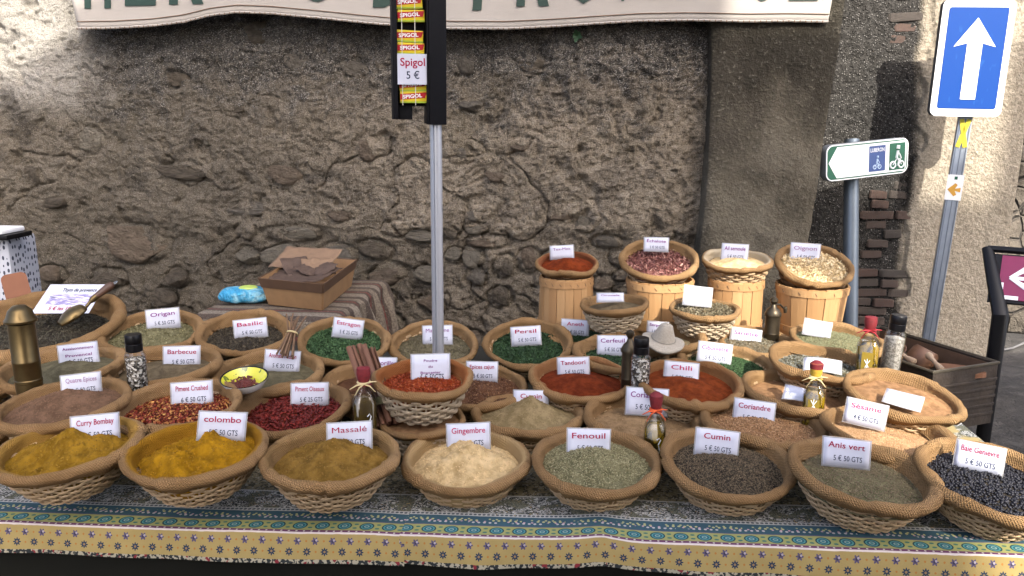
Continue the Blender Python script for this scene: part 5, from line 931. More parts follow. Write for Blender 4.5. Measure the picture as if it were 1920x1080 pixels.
# ================================================================== WOODEN TUBS
t = NT('tub_wood'); co = t.coord(); oi = t.n('ShaderNodeObjectInfo').outputs['Random']; n = t.noise(t.vscale(co, (1, 1, 0.08)), 60, 4, 0.6); n2 = t.noise(co, 5, 3)
c = t.mix(n, (0.36, 0.205, 0.085), (0.48, 0.295, 0.14)); c = t.mix(t.mul(oi, 0.75), c, (0.29, 0.15, 0.058)); c = t.mix(t.mul(t.step(n2, 0.55, 0.75), 0.25), c, (0.36, 0.22, 0.11))
M_tub = t.done(c, 0.6, spec=0.3, normal=t.bump(n, 0.002)); M_staple = plain('rusty_staple', (0.10, 0.06, 0.035), 0.6)
def tub(key, xc, ytop, wt, wb, label, ns=20, hoops=(0.07, 0.66), zb=TZ2 + 0.006):
    P, rot, R, rt, d = BK[key]; rt_, rb_ = wt * d / F / 2, wb * d / F / 2; c = at_depth(xc, ytop, d); zt = at_depth(xc, ytop, d - rt_).z; h = zt - zb
    e = thing('wooden_tub', Vector((c.x, c.y, zb)), label, 'tub', 'slatted wooden tubs')
    rr = lambda f: rb_ + (rt_ - rb_) * f
    for k in range(ns):
        a0, a1 = 2 * math.pi * (k + 0.025) / ns, 2 * math.pi * (k + 0.975) / ns; b = MB(); V = []; off = random.uniform(-0.0012, 0.0012)
        for f in (0, 1):
            for a in np.linspace(a0, a1, 4):
                for dr in (0, -0.006): r = rr(f) + off + dr; V.append((r * math.cos(a), r * math.sin(a), f * h + (random.uniform(-.002, .002) if f else 0)))
        V = np.array(V).reshape(2, 4, 2, 3); b.V.append(V.reshape(-1, 3)); b.n = 16; ix = lambda f, i, s: f * 8 + i * 2 + s
        for i in range(3): b.poly += [[ix(0, i, 0), ix(0, i + 1, 0), ix(1, i + 1, 0), ix(1, i, 0)], [ix(0, i, 1), ix(1, i, 1), ix(1, i + 1, 1), ix(0, i + 1, 1)], [ix(1, i, 0), ix(1, i + 1, 0), ix(1, i + 1, 1), ix(1, i, 1)]]
        for i in (0, 3): b.poly.append([ix(0, i, 0), ix(1, i, 0), ix(1, i, 1), ix(0, i, 1)])
        b.build('stave', M_tub, e, sharp=30)
    for f in hoops:
        hh = 0.028; r0 = rr(1 - f - hh / 2 / h) + 0.004; r1 = rr(1 - f + hh / 2 / h) + 0.004; z0 = h * (1 - f)
        b = MB(); b.lathe([(r0 - 0.003, z0 - hh / 2), (r0, z0 - hh / 2), (r1, z0 + hh / 2), (r1 - 0.003, z0 + hh / 2)], 48, cap=False); ho = b.build('hoop', M_tub, e)
        b = MB()
        for k in range(ns):
            a = 2 * math.pi * (k + 0.5) / ns + random.uniform(-.03, .03); Mx = Matrix.Rotation(a, 4, 'Z') @ Matrix.Translation(((r0 + r1) / 2 + 0.0008, 0, z0)) @ Matrix.Rotation(R_(random.uniform(20, 50)), 4, 'X')
            bm = bmesh.new(); bmesh.ops.create_cube(bm, size=1); bmesh.ops.scale(bm, vec=(0.0012, 0.0016, 0.014), verts=bm.verts); b.bm(bm, Mx)
        b.build('staple_row', M_staple, ho, smooth=False, sharp=None, kind='stuff')
    b = MB(); b.lathe([(0.0, h * 0.9), (rr(0.9) - 0.007, h * 0.9)], 32, cap=False); b.build('inner_board', M_tub, e)
    return e
tub('texmex', 1062, 526, 98, 108, 'pale wooden tub narrowing upwards under the Tex-Mex basket')
tub('echalote', 1237, 534, 124, 104, 'pale wooden tub under the shallot basket', ns=16)
tub('ail', 1380, 531, 100, 100, 'straight sided wooden tub under the garlic basket', ns=17)
tub('oignon', 1522, 545, 130, 104, 'orange lit wooden tub under the onion basket', ns=13)
M_box = plain('crate_wood', (0.20, 0.13, 0.075), 0.8, scale=8)
for key, lb in (('citron', 'wooden block under the lemongrass basket'), ('coupe', 'wooden block under the basket with the large white card')):
    P, rot, R, rt, d = BK[key]; b = MB(); zt = P.z - R * 0.71; b.box((-0.05, -0.05, 0), (0.05, 0.05, zt - TZ2 - 0.006), bev=0.003); b.build('wooden_block', M_wood_dark, label=lb, cat='block', mw=Matrix.Translation((P.x, P.y, TZ2 + 0.006)))
names = {'thym': 'large thyme', 'origan': 'oregano', 'basilic': 'basil', 'estragon': 'tarragon', 'polebasket': 'pole side herb', 'persil': 'parsley', 'aneth': 'dill', 'cerfeuil': 'chervil', 'sbasket': 'hat side', 'ciboulette': 'chive', 'sariette': 'savory', 'romarin': 'rosemary', 'lavande': 'grey leaf', 'sesame': 'sesame', 'cinn': 'tan powder', 'tandoori': 'tandoori', 'chili': 'chili', 'nameless': 'reddish brown spice', 'cajun': 'Cajun', 'horilles': 'cinnamon side', 'poisson': 'fish seasoning', 'barbecue': 'barbecue herb', 'assais': 'Provençal seasoning'}
for key, nm in names.items():
    P, rot, R, rt, d = BK[key]; c0 = P + rot @ Vector((0, 0, -0.6 * R)); up = rot @ Vector((0, 0, 1)); zt = c0.z - 0.5 * R * math.hypot(up.x, up.y) - 0.001
    tz = (TZ2 + 0.006) if P.y > R2 else TZ + 0.009
    if zt - tz > 0.012: b = MB(); b.box((-0.06, -0.05, 0), (0.06, 0.05, zt - tz)); b.build('wooden_block', M_box, label='wooden block propping up the %s basket' % nm, cat='block', mw=Matrix.Translation((c0.x, c0.y, tz)))

# ================================================================== MILLS, GRINDERS, BOTTLES
t = NT('old_brass'); n = t.noise(t.coord(), 25, 4); M_brass = t.done(t.mix(n, (0.075, 0.052, 0.022), (0.18, 0.13, 0.06)), 0.34, 0.9); M_brassd = plain('dark_bronze', (0.07, 0.055, 0.035), 0.4, 0.8, var=0.3)
def standing(px, ytop, d, zb): p = at_depth(px, ytop, d); return Vector((p.x, p.y, zb)), p.z - zb
O, h = standing(35, 571, 2.27, 0.86); e = thing('pepper_mill', O, 'tall brass pepper mill with a domed cap', 'pepper mill'); r = 23 * 2.31 / F
b = MB(); b.lathe([(r * 1.0, 0), (r * 1.02, 0.02), (r * 0.98, 0.03), (r, 0.05), (r, 0.09), (r * 1.04, 0.092), (r * 1.04, 0.1), (r, 0.102), (r, 0.15), (r * 1.03, 0.152), (r * 1.03, 0.158), (r, 0.16), (r, h - 0.055)], 32); b.build('body', M_brass, e)
b = MB(); b.lathe([(r * 0.95, h - 0.055), (r * 1.2, h - 0.05), (r * 1.22, h - 0.044), (r * 1.05, h - 0.036), (r * 0.85, h - 0.016), (r * 0.5, h - 0.004), (0, h)], 32); b.build('domed_cap', M_brass, e)
b = MB(); b.box((-0.05, -0.05, 0), (0.05, 0.05, 0.86 - TZ - 0.012)); b.build('wooden_block', M_box, label='wooden block under the tall brass mill', cat='block', mw=Matrix.Translation((O.x, O.y, TZ + 0.01)))
def crank_mill(px, ytop, d, zb, wpx, label, crank):
    O, h = standing(px, ytop, d, zb); e = thing('pepper_mill', O, label, 'pepper mill', rot=Matrix.Rotation(0.5, 3, 'Z')); r = wpx * d / F / 2
    b = MB(); b.lathe([(r, 0), (r * 1.03, 0.01), (r, 0.02), (r * 0.97, h * 0.45), (r * 1.03, h * 0.46), (r * 0.97, h * 0.48), (r * 0.97, h - 0.075)], 24); b.build('body', M_brassd, e)
    b = MB(); b.lathe([(r * 1.1, h - 0.075), (r * 1.12, h - 0.066), (r * 0.8, h - 0.05), (r * 0.45, h - 0.042), (r * 0.3, h - 0.03), (r * 0.55, h - 0.018), (r * 0.5, h - 0.008), (0, h)], 24); b.build('domed_cap', M_brassd, e)
    if crank: b = MB(); b.tube([(0, 0, h - 0.03), (0.03, 0, h - 0.034), (0.055, 0, h - 0.055), (0.06, 0, h - 0.06)], 0.004, 8); b.lathe([(0.006, -0.07), (0.008, -0.055), (0.005, -0.045)], 10, (0.058, 0, h)); b.build('crank_handle', M_brassd, e)
crank_mill(1182, 617, 2.52, TZ + 0.01, 30, 'dark bronze mill standing beside the black capped grinder', False); crank_mill(1452, 556, 3.05, TZ2 + 0.006, 28, 'small mill with a crank handle beside the onion tub', True)
t = NT('peppercorn_mix'); v = t.vor(t.coord(), 170, out=1); rd = t.xyz(v)[0]; c = t.ramp(rd, [(0.0, (0.03, 0.028, 0.024)), (0.3, (0.10, 0.09, 0.07)), (0.55, (0.30, 0.28, 0.24)), (0.75, (0.70, 0.68, 0.62))], 'CONSTANT'); M_pep = t.done(c, 0.25, normal=t.bump(t.vor(t.coord(), 170), 0.004), Coat_Weight=0.8, Coat_Roughness=0.05)
t = NT('ground_pepper'); n = t.noise(t.coord(), 160, 3, 0.7); M_gpep = t.done(t.mix(t.step(n, 0.35, 0.65), (0.13, 0.12, 0.10), (0.42, 0.40, 0.36)), 0.3, Coat_Weight=0.8, Coat_Roughness=0.05)
t = NT('clear_glass'); t.b.inputs['Base Color'].default_value = (0.9, 0.93, 0.92, 1); t.b.inputs['Roughness'].default_value = 0.03; mx = t.n('ShaderNodeMixShader'); tr = t.n('ShaderNodeBsdfTransparent'); fz = t.n('ShaderNodeFresnel'); fz.inputs[0].default_value = 1.5
gl = t.n('ShaderNodeBsdfGlossy'); gl.inputs['Roughness'].default_value = 0.04; f2 = t.math('ADD', t.mul(fz.outputs[0], 0.55), 0.015); t.L.new(f2, mx.inputs[0]); t.L.new(tr.outputs[0], mx.inputs[1]); t.L.new(gl.outputs[0], mx.inputs[2]); t.L.new(mx.outputs[0], t.out.inputs[0]); M_glass = t.m
def grinder(px, ytop, d, zb, wpx, mat, label, tilt=0.0, cap=0.052):
    O, h = standing(px, ytop, d, zb); r = wpx * d / F / 2; e = thing('spice_grinder', O, label, 'grinder', rot=Matrix.Rotation(tilt, 3, 'Y'))
    b = MB(); b.lathe([(r * 0.9, 0), (r, 0.006), (r, h - cap - 0.012), (r * 0.85, h - cap)], 28, cap=False); b.build('glass_jar', M_glass, e)
    b = MB(); b.lathe([(r * 0.86, 0.004), (r * 0.92, 0.008), (r * 0.92, h - cap - 0.022), (0, h - cap - 0.016)], 24); b.build('filling', mat, e)
    b = MB(); b.lathe([(r * 0.74, h - cap + 0.001), (r * 0.80, h - cap + 0.003), (r * 0.80, h - cap * 0.55), (r * 0.77, h - cap * 0.53), (r * 0.80, h - cap * 0.5), (r * 0.79, h - 0.003), (r * 0.74, h)], 28); b.build('black_cap', M_blackp, e)
grinder(249, 627, 2.34, TZ + 0.01, 38, M_pep, 'glass grinder of mixed peppercorns standing by the barbecue basket'); grinder(1203, 633, 2.43, TZ + 0.01, 37, M_pep, 'glass grinder of mixed peppercorns standing beside the bronze mill'); grinder(1672, 590, 2.56, TZ + 0.01, 37, M_gpep, 'glass grinder of ground pepper standing beside the dark trunk', 0.07)
t = NT('olive_oil'); n = t.noise(t.vscale(t.coord(), (1, 1, 0.5)), 38, 3, 0.6, 1.0); c = t.mix(t.step(n, 0.42, 0.62), (0.26, 0.165, 0.006), (0.035, 0.025, 0.003)); M_oil = t.done(c, 0.08, Transmission_Weight=0.25, Coat_Weight=0.6, Coat_Roughness=0.03)
t = NT('dark_oil'); n = t.noise(t.coord(), 40, 3); M_oild = t.done(t.mix(n, (0.02, 0.014, 0.006), (0.10, 0.065, 0.012)), 0.08, Coat_Weight=0.6, Coat_Roughness=0.03)
M_rcap = plain('red_cloth_cap', (0.17, 0.010, 0.014), 0.7, var=0.35, scale=90); M_ycap = plain('yellow_printed_cap', (0.50, 0.32, 0.03), 0.7, var=0.3, scale=90); M_raf = plain('raffia', (0.58, 0.47, 0.24), 0.8); M_orib = plain('orange_ribbon', (0.62, 0.09, 0.015), 0.6); M_rrib = plain('red_ribbon', (0.32, 0.013, 0.02), 0.6); M_gold = plain('gold_label', (0.27, 0.19, 0.025), 0.4, 0.2)
def bottle(px, ytop, d, zb, wpx, oil, label, capm, ribm, mark, top2=None):
    O, h = standing(px, ytop, d, zb); r = wpx * d / F / 2; hv = O - CAM; e = thing('oil_bottle', O, label, 'bottle', 'decorated oil bottles', Matrix.Rotation(math.atan2(-hv.x, hv.y), 3, 'Z'))
    sh = h - 0.095
    b = MB(); b.lathe([(r * 0.8, 0.003), (r * 0.93, 0.008), (r * 0.93, sh - 0.005), (r * 0.6, sh + 0.012), (0, sh + 0.014)], 40, power=4.5); b.build('oil', oil, e)
    b = MB(); b.lathe([(r * 0.86, 0), (r, 0.006), (r, sh), (r * 0.75, sh + 0.018), (r * 0.42, sh + 0.032), (r * 0.38, h - 0.045)], 40, power=4.0, cap=False); b.build('glass', M_glass, e)
    b = MB(); q = np.linspace(0, 2 * np.pi, 25)[:-1]; b.lathe([(r * 0.62, h - 0.052), (r * 0.42, h - 0.044), (r * 0.52, h - 0.034), (r * 0.58, h - 0.018), (r * 0.54, h - 0.004), (0, h)], 18); cp = b.build('cloth_cap', capm, e)
    if top2: b = MB(); b.lathe([(r * 0.6, h - 0.020), (r * 0.61, h - 0.006), (r * 0.3, h + 0.002), (0, h + 0.003)], 18); b.build('cap_top', top2, cp)
    b = MB(); th = np.linspace(0, 2 * np.pi, 18); b.tube(np.stack([r * 0.5 * np.cos(th), r * 0.5 * np.sin(th), 0 * th + h - 0.045], 1), 0.0032, 6, cap=False)
    for (dx, dz) in ((-1.15, -0.012), (1.0, 0.006), (-0.75, -0.03), (0.9, -0.024)): b.tube([(0, -r * 0.55, h - 0.045), (dx * r * 0.5, -r * 0.75, h - 0.040 + dz * 0.4), (dx * r, -r * 0.6, h - 0.045 + dz)], [0.003, 0.004, 0.002], 6, flat=0.5)
    b.build('ribbon', ribm, e)
    b = MB(); y = -r * 1.03
    if mark == 'heron':
        b.tube([(0.006, y, sh * 0.80), (0.012, y, sh * 0.84), (0.016, y, sh * 0.80), (0.010, y, sh * 0.70), (0.014, y, sh * 0.58), (0.012, y, sh * 0.50)], 0.0014, 5); b.tube([(0.012, y, sh * 0.50), (-0.006, y, sh * 0.44), (-0.018, y, sh * 0.33), (0.002, y, sh * 0.36), (0.014, y, sh * 0.47)], 0.0013, 5); b.tube([(-0.002, y, sh * 0.34), (-0.010, y, sh * 0.2), (-0.004, y, sh * 0.08)], 0.0012, 5)
    else:
        gl_ = MB(); gl_.box((-r * 0.5, y + 0.0006, sh * 0.5), (r * 0.5, y + 0.0016, sh * 0.93)); gl_.build('gold_label', M_gold, e)
        z0 = sh * 0.64
        for s_ in (-1, 1): b.tube([(0, y, z0), (s_ * 0.006, y, z0 + 0.012), (s_ * 0.004, y, z0 + 0.024), (0, y, z0 + 0.032), (s_ * 0.008, y, z0 + 0.046)], 0.0012, 5); b.tube([(0, y, z0 + 0.006), (s_ * 0.008, y, z0 + 0.002), (s_ * 0.011, y, z0 + 0.012)], 0.0011, 5)
        b.tube([(0, y, z0 - 0.004), (0, y, z0 + 0.05)], 0.0012, 5); b.tube([(-0.005, y, sh * 0.2), (0.005, y, sh * 0.22), (-0.004, y, sh * 0.12), (0.004, y, sh * 0.08)], 0.0011, 5)
    b.build('white_drawing', M_swhite, e)
bottle(681, 687, 2.18, TZ + 0.01, 46, M_oild, 'dark oil bottle with a red cloth cap and raffia bow by the cinnamon', M_rcap, M_raf, 'heron'); bottle(1231, 737, 2.14, TZ + 0.01, 42, M_oil, 'golden oil bottle with an orange ribbon beside the fennel basket', M_rcap, M_orib, 'heron', M_rcap); bottle(1532, 678, 2.31, TZ + 0.01, 41, M_oil, 'golden oil bottle with a yellow cap standing in front of the reddish brown spice', M_ycap, M_raf, 'anchor', M_rcap); bottle(1634, 592, 2.52, TZ + 0.01, 40, M_oil, 'golden oil bottle with a red ribbon bow beside the rosemary', M_rcap, M_rrib, 'anchor')

# ================================================================== SMALL THINGS AMONG THE BASKETS
def place(P, rx=0.0, ry=0.0, rz=0.0): m = Euler((R_(rx), R_(ry), R_(rz))).to_matrix(); return m
D = at_depth(459, 716, 2.36); e = thing('ceramic_dish', D, 'small yellow painted dish of chili pieces lying in the fish seasoning', 'dish', rot=place(D, 10, 2)); r = 44 * 2.36 / F
b = MB(); b.lathe([(0.0, -0.022), (r * 0.3, -0.022), (r * 0.75, -0.012), (r * 0.985, 0.012), (r, 0.016)], 40, cap=False); b.build('outer_glaze', plain('white_glaze', (0.62, 0.62, 0.58), 0.2), e)
b = MB(); b.lathe([(r * 1.0, 0.0165), (r * 0.97, 0.0175), (r * 0.93, 0.015)], 40, cap=False); b.build('dark_rim', M_blackp, e)
t = NT('yellow_green_glaze'); n = t.noise(t.coord(), 45, 2); M_yg = t.done(t.mix(t.step(n, 0.60, 0.64), (0.52, 0.50, 0.035), (0.12, 0.16, 0.02)), 0.12, Coat_Weight=0.5); b = MB(); b.lathe([(r * 0.94, 0.0155), (r * 0.8, 0.006), (r * 0.6, -0.006), (0.0, -0.010)], 40, cap=False); b.build('glazed_inside', M_yg, e)
q = rng.normal(size=(160, 2)) * r * 0.30; b = MB()
for (x, y) in q[np.hypot(q[:, 0], q[:, 1]) < r * 0.62]: a = random.uniform(0, 6); b.tube([(x - 0.005 * math.cos(a), y - 0.005 * math.sin(a) - r * 0.1, 0.001), (x + 0.005 * math.cos(a), y + 0.005 * math.sin(a) - r * 0.1, random.uniform(0.001, 0.007))], [0.003, 0.002], 5)
b.build('chili_pieces', plain('dark_chili', (0.12, 0.02, 0.012), 0.5, var=0.5, scale=80), e, kind='stuff')
t = NT('cinnamon_bark'); n = t.noise(t.vscale(t.coord(), (1, 1, 0.1)), 90, 3); M_cin = t.done(t.mix(n, (0.075, 0.03, 0.016), (0.19, 0.085, 0.045)), 0.75, normal=t.bump(n, 0.004))
C0, C1 = at_depth(722, 800, 2.24), at_depth(672, 655, 2.36); e = thing('cinnamon_bundle', C0, 'bundle of long brown cinnamon sticks behind the dark bottle', 'cinnamon'); ax = C1 - C0; L = ax.length; fr = ax.to_track_quat('Z', 'Y').to_matrix(); e.matrix_world = Matrix.Translation(C0) @ fr.to_4x4()
for k in range(11):
    a = k * 2.4; rr = 0.011 * math.sqrt(k); x, y = rr * math.cos(a), rr * math.sin(a); spl = 1.35
    b = MB(); ths = np.linspace(-2.7, 2.7, 14); pts = [(0.0085 * math.cos(q_) * (1 - 0.1 * q_ / 3), 0.0085 * math.sin(q_)) for q_ in ths]; pts += [(0.0062 * math.cos(q_), 0.0062 * math.sin(q_)) for q_ in ths[::-1]]
    st = prism(pts, 0, L * random.uniform(0.95, 1.05)); st.build('stick', M_cin, e, sharp=40, mw=Matrix.Translation((x, y, random.uniform(-0.004, 0.004))) @ Matrix.Rotation(random.uniform(0, 6), 4, 'Z') @ Matrix.Rotation((spl - 1) * 0.16 * random.uniform(-1, 1), 4, 'X'))
b = MB(); b.lathe([(0.046, 0.05), (0.048, 0.052), (0.048, 0.072), (0.046, 0.074)], 24, cap=False); b.build('tie_band', plain('olive_ribbon', (0.17, 0.16, 0.08), 0.8), e)
C0, C1 = at_depth(536, 668, 2.62), at_depth(556, 596, 2.68); e = thing('twig_bundle', C0, 'small tied bundle of liquorice twigs beside the tarragon', 'twigs'); ax = C1 - C0; L = ax.length; e.matrix_world = Matrix.Translation(C0) @ ax.to_track_quat('Z', 'Y').to_matrix().to_4x4()
M_twig = plain('twig_bark', (0.17, 0.10, 0.055), 0.85, var=0.35, scale=60)
for k in range(12):
    a = k * 2.4; rr = 0.0058 * math.sqrt(k + 0.3); ex = rr * random.uniform(1.3, 1.9); b = MB(); b.tube([(ex * math.cos(a), ex * math.sin(a), 0), (rr * 0.7 * math.cos(a), rr * 0.7 * math.sin(a), L * 0.6), (ex * 1.15 * math.cos(a + .3), ex * 1.15 * math.sin(a + .3), L * random.uniform(0.9, 1.08))], [0.0034, 0.003, 0.0024], 6); b.build('twig', M_twig, e)
b = MB(); th = np.linspace(0, 2 * np.pi, 20); b.tube(np.stack([0.017 * np.cos(th), 0.017 * np.sin(th), 0 * th + L * 0.6], 1), 0.003, 6, cap=False); b.build('raffia_tie', M_raf, e)
# stone hat lid
Pq = at_depth(1243, 640, 2.72); fr = place(Pq, 12, 9); t = NT('grey_stone'); n = t.noise(t.coord(), 120, 4, 0.7); M_gst = t.done(t.mix(n, (0.24, 0.21, 0.165), (0.44, 0.40, 0.33)), 0.9, normal=t.bump(n, 0.004))
nt, pr = 64, [(0, 0.082), (0.016, 0.081), (0.026, 0.074), (0.032, 0.058), (0.041, 0.036), (0.048, 0.018), (0.050, 0.012), (0.056, 0.009), (0.070, 0.006), (0.084, 0.003), (0.089, 0.0), (0.087, -0.008), (0.06, -0.010), (0.0, -0.010)]
V = [(r_ * math.cos(a) * 1.0, r_ * math.sin(a) * (0.95), z_ + (0.20 * max(0, r_ - 0.05)) * math.cos(2 * a) + 0.001 * math.sin(5 * a)) for a in np.arange(nt) * 2 * np.pi / nt for r_, z_ in pr]
o = obj('stone_hat_lid', mesh_np('stone_hat_lid', np.array(V), grid_faces(nt, len(pr), True)[:, ::-1]), M_gst, label='grey stone lid shaped like a brimmed hat among the herbs', cat='lid'); o.matrix_world = Matrix.Translation(Pq) @ fr.to_4x4() @ Matrix.Diagonal((0.82, 0.82, 0.82, 1))
b = MB(); th = np.linspace(0, 2 * np.pi, 40); b.tube(np.stack([0.0505 * np.cos(th), 0.048 * np.sin(th), 0 * th + 0.014], 1), 0.0018, 5, cap=False); b.build('groove_band', plain('stone_groove', (0.20, 0.18, 0.15), 0.9), o)
# scoop and printed card in the thyme
S0, S1 = at_depth(134, 594, 2.78), at_depth(214, 540, 2.86); ax = (S1 - S0); L = ax.length; e = thing('scoop', S0, 'brass scoop with a dark wooden handle lying in the thyme', 'scoop'); e.matrix_world = Matrix.Translation(S0) @ ax.to_track_quat('X', 'Z').to_matrix().to_4x4()
nu, nv = 24, 14; V = []
for i in range(nu):
    f = i / (nu - 1); w = 0.040 * (math.sin(min(1, f * 1.1 + 0.12) * math.pi * 0.62 + 0.2)) * (1 if f < 0.8 else math.sqrt(max(0.02, 1 - ((f - 0.8) / 0.2) ** 2)))
    for j in range(nv): a = math.pi * (j / (nv - 1)); V.append((-0.045 + 0.10 * f, w * math.cos(a), 0.75 * w * math.sin(a) - 0.004))
o = obj('brass_bowl', mesh_np('brass_bowl', np.array(V), grid_faces(nu, nv)), M_brass, e); o.modifiers.new('thickness', 'SOLIDIFY').thickness = 0.0018
b = MB(); b.tube([(0.05, 0, -0.002), (0.075, 0, 0.006), (0.085, 0, 0.008)], [0.005, 0.006, 0.010], 10); b.tube([(0.085, 0, 0.008), (0.105, 0, 0.011)], 0.0115, 14); b.build('ferrule', M_brass, e)
b = MB(); b.tube([(0.104, 0, 0.011), (0.125, 0, 0.012), (L * 0.9, 0, 0.014), (L, 0, 0.014), (L + 0.008, 0, 0.014)], [0.0105, 0.0125, 0.0145, 0.013, 0.006], 14); b.build('wooden_handle', plain('dark_handle_wood', (0.07, 0.032, 0.018), 0.5, var=0.25, scale=30), e)
b = MB(); th = np.linspace(0, 2 * np.pi, 14); b.tube(np.stack([L + 0.014 + 0.008 * np.cos(th), 0.008 * np.sin(th), 0 * th + 0.014], 1), 0.0014, 5, cap=False); b.build('wire_loop', M_galv, e)
cr = [at_depth(*p) for p in ((98, 530, 3.02), (196, 537, 3.02), (164, 590, 2.88), (60, 585, 2.88))]; cc = (cr[0] + cr[1] + cr[2] + cr[3]) / 4; ux = ((cr[1] - cr[0]) + (cr[2] - cr[3])).normalized(); uy = ((cr[0] - cr[3]) + (cr[1] - cr[2])); Hc = uy.length / 2; sh = uy.dot(ux); uy = (uy - ux * sh).normalized(); uz = ux.cross(uy); Wc = ((cr[1] - cr[0]).length + (cr[2] - cr[3]).length) / 2
m3 = Matrix((ux, uy, uz)).transposed(); e = thing('price_card', cc, 'large picture card reading Thym de provence leaning in the thyme basket', 'price card', rot=m3 @ Matrix.Rotation(0.10, 3, 'Z')); shx = 0.0
b = MB(); b.box((-Wc / 2, -Hc / 2, -0.0006), (Wc / 2, Hc / 2, 0.0006)); b.build('paper', M_paper, e)
t = NT('landscape_print'); o_ = t.xyz(t.coord()); n = t.noise(t.vscale(t.coord(), (1, 3, 1)), 26, 4, 0.7); n2 = t.noise(t.vscale(t.coord(), (1, 5, 1)), 14, 3); c = t.mix(t.step(n, 0.40, 0.62), (0.20, 0.17, 0.34), (0.66, 0.64, 0.76)); c = t.mix(t.step(n2, 0.56, 0.66), c, (0.05, 0.06, 0.10)); c = t.mix(t.mul(t.step(n, 0.6, 0.72), 0.7), c, (0.62, 0.28, 0.32)); M_land = t.done(c, 0.4)
b = MB(); b.box((-Wc * 0.36, -Hc * 0.22, 0.0008), (Wc * 0.40, Hc * 0.14, 0.0012)); b.build('picture', M_land, e)
obj('lettering', text_mesh('lettering', 'Thym de provence', Wc * 0.62, Hc * 0.12, bold=0.02), M_ink, e, Matrix.Translation((0.02, Hc * 0.24, 0.0012))); obj('lettering', text_mesh('lettering', '5 € les 100 g', Wc * 0.5, Hc * 0.12, bold=0.02), M_red, e, Matrix.Translation((0, -Hc * 0.40, 0.0012)))

# ================================================================== THINGS BEHIND THE TABLES
# white printed box with a scale, wooden paddle
t = NT('leaf_print_cloth'); co = t.coord(); vn = t.n('ShaderNodeTexVoronoi'); t.L.new(t.vscale(co, (1.5, 1, 0.75)), vn.inputs['Vector']); vn.inputs['Scale'].default_value = 40; vn.inputs['Randomness'].default_value = 0.55; c = t.mix(t.lt(vn.outputs[0], 0.30), (0.36, 0.375, 0.42), (0.03, 0.035, 0.055)); M_leafc = t.done(c, 0.85)
tr_, br_ = at_depth(72, 452, 3.42), at_depth(80, 560, 3.42); lx = at_depth(-150, 452, 3.42); wd = (tr_ - lx).length; hh = tr_.z
e = thing('covered_box', Vector((tr_.x - wd / 2 - 0.18, tr_.y + 0.1, 0.0)), 'box under a white cloth with small black leaf print', 'box', rot=Matrix.Rotation(R_(10), 3, 'Z')); b = MB(); b.box((-wd / 2, -0.12, 0), (wd / 2, 0.12, hh), bev=0.02); o = b.build('printed_cover', M_leafc, e)
p = at_depth(2, 440, 3.42); e2 = thing('kitchen_scale', Vector((p.x - 0.06, p.y + 0.06, tr_.z + 0.005)), 'white and black kitchen scale standing on the covered box', 'scale'); b = MB(); b.box((-0.12, -0.08, 0), (0.10, 0.08, 0.022), bev=0.005); b.build('base', M_blackp, e2); b = MB(); b.box((-0.12, -0.075, 0.023), (0.075, 0.07, 0.045), bev=0.008); b.build('pan', M_white, e2)
p = at_depth(31, 540, 3.12); e = thing('wooden_paddle', p, 'round ended reddish wooden paddle leaning against the printed box', 'paddle', rot=facing(p, 5, -6, 12)); k = 3.12 / F; pts = [(-21 * k, -136 * k), (21 * k, -136 * k)] + [((21 - 10) * k * (1) + 10 * k * math.cos(a), (18 + 10 * math.sin(a)) * k) for a in np.linspace(0, math.pi / 2, 6)] + [(-(21 - 10) * k - 10 * k * math.sin(a), (18 + 10 * math.cos(a)) * k) for a in np.linspace(0, math.pi / 2, 6)]
prism(pts, -0.006, 0.006).build('blade', plain('terracotta_wood', (0.20, 0.08, 0.04), 0.7, scale=14), e, smooth=False, sharp=None)
# striped cloth over a small stand
zS = 0.875; fl, frr = at_h(372, 592, zS), at_h(628, 592, zS); bl = at_h(430, 520, zS); YF, YB = (fl.y + frr.y) / 2, min(bl.y, 4.2); X0, X1 = fl.x, frr.x
t = NT('striped_cloth'); uv = t.xyz(t.coord('UV')); v = t.fract(t.math('DIVIDE', t.add(uv[1], t.mul(t.sub(t.noise(t.comb(uv[0], uv[1]), 8, 2), 0.5), 0.01)), 0.2)); dots = t.noise(t.comb(uv[0], uv[1]), 120, 2, 0.6, 1.0)
c = t.ramp(v, [(0.0, (0.19, 0.16, 0.12)), (0.30, (0.045, 0.028, 0.018)), (0.42, (0.12, 0.022, 0.015)), (0.50, (0.045, 0.028, 0.018)), (0.60, (0.15, 0.12, 0.085)), (0.82, (0.04, 0.026, 0.018))], 'CONSTANT'); c = t.mix(t.mul(t.step(dots, 0.52, 0.56), 0.75), c, (0.075, 0.055, 0.04)); c = t.mix(t.mul(t.step(dots, 0.40, 0.36), 0.4), c, (0.30, 0.27, 0.22)); M_str = t.done(c, 0.9)
us = np.linspace(-0.02, X1 - X0 + 0.42, 150); vs_ = np.linspace(-0.40, YB - YF, 110); U, Vv = np.meshgrid(us, vs_, indexing='ij'); u_, v_ = U.ravel(), Vv.ravel(); Wt = X1 - X0
fd = np.clip(-v_, 0, None); sd = np.clip(u_ - Wt, 0, None); q = np.stack([u_, v_, 0 * u_], 1); bend = lambda d: np.where(d < 0.04, d * 0.75, 0.03 + (d - 0.04) * 0.16); drop = lambda d: np.where(d < 0.04, d * d / 0.08, 0.02 + (d - 0.04) * 0.97)
fold = 0.022 * np.sin((v_) * 34 + 2 * fbm(q * 5, 2, 4)) * np.clip(sd / 0.12, 0, 1); fold2 = 0.012 * np.sin(u_ * 24) * np.clip(fd / 0.12, 0, 1)
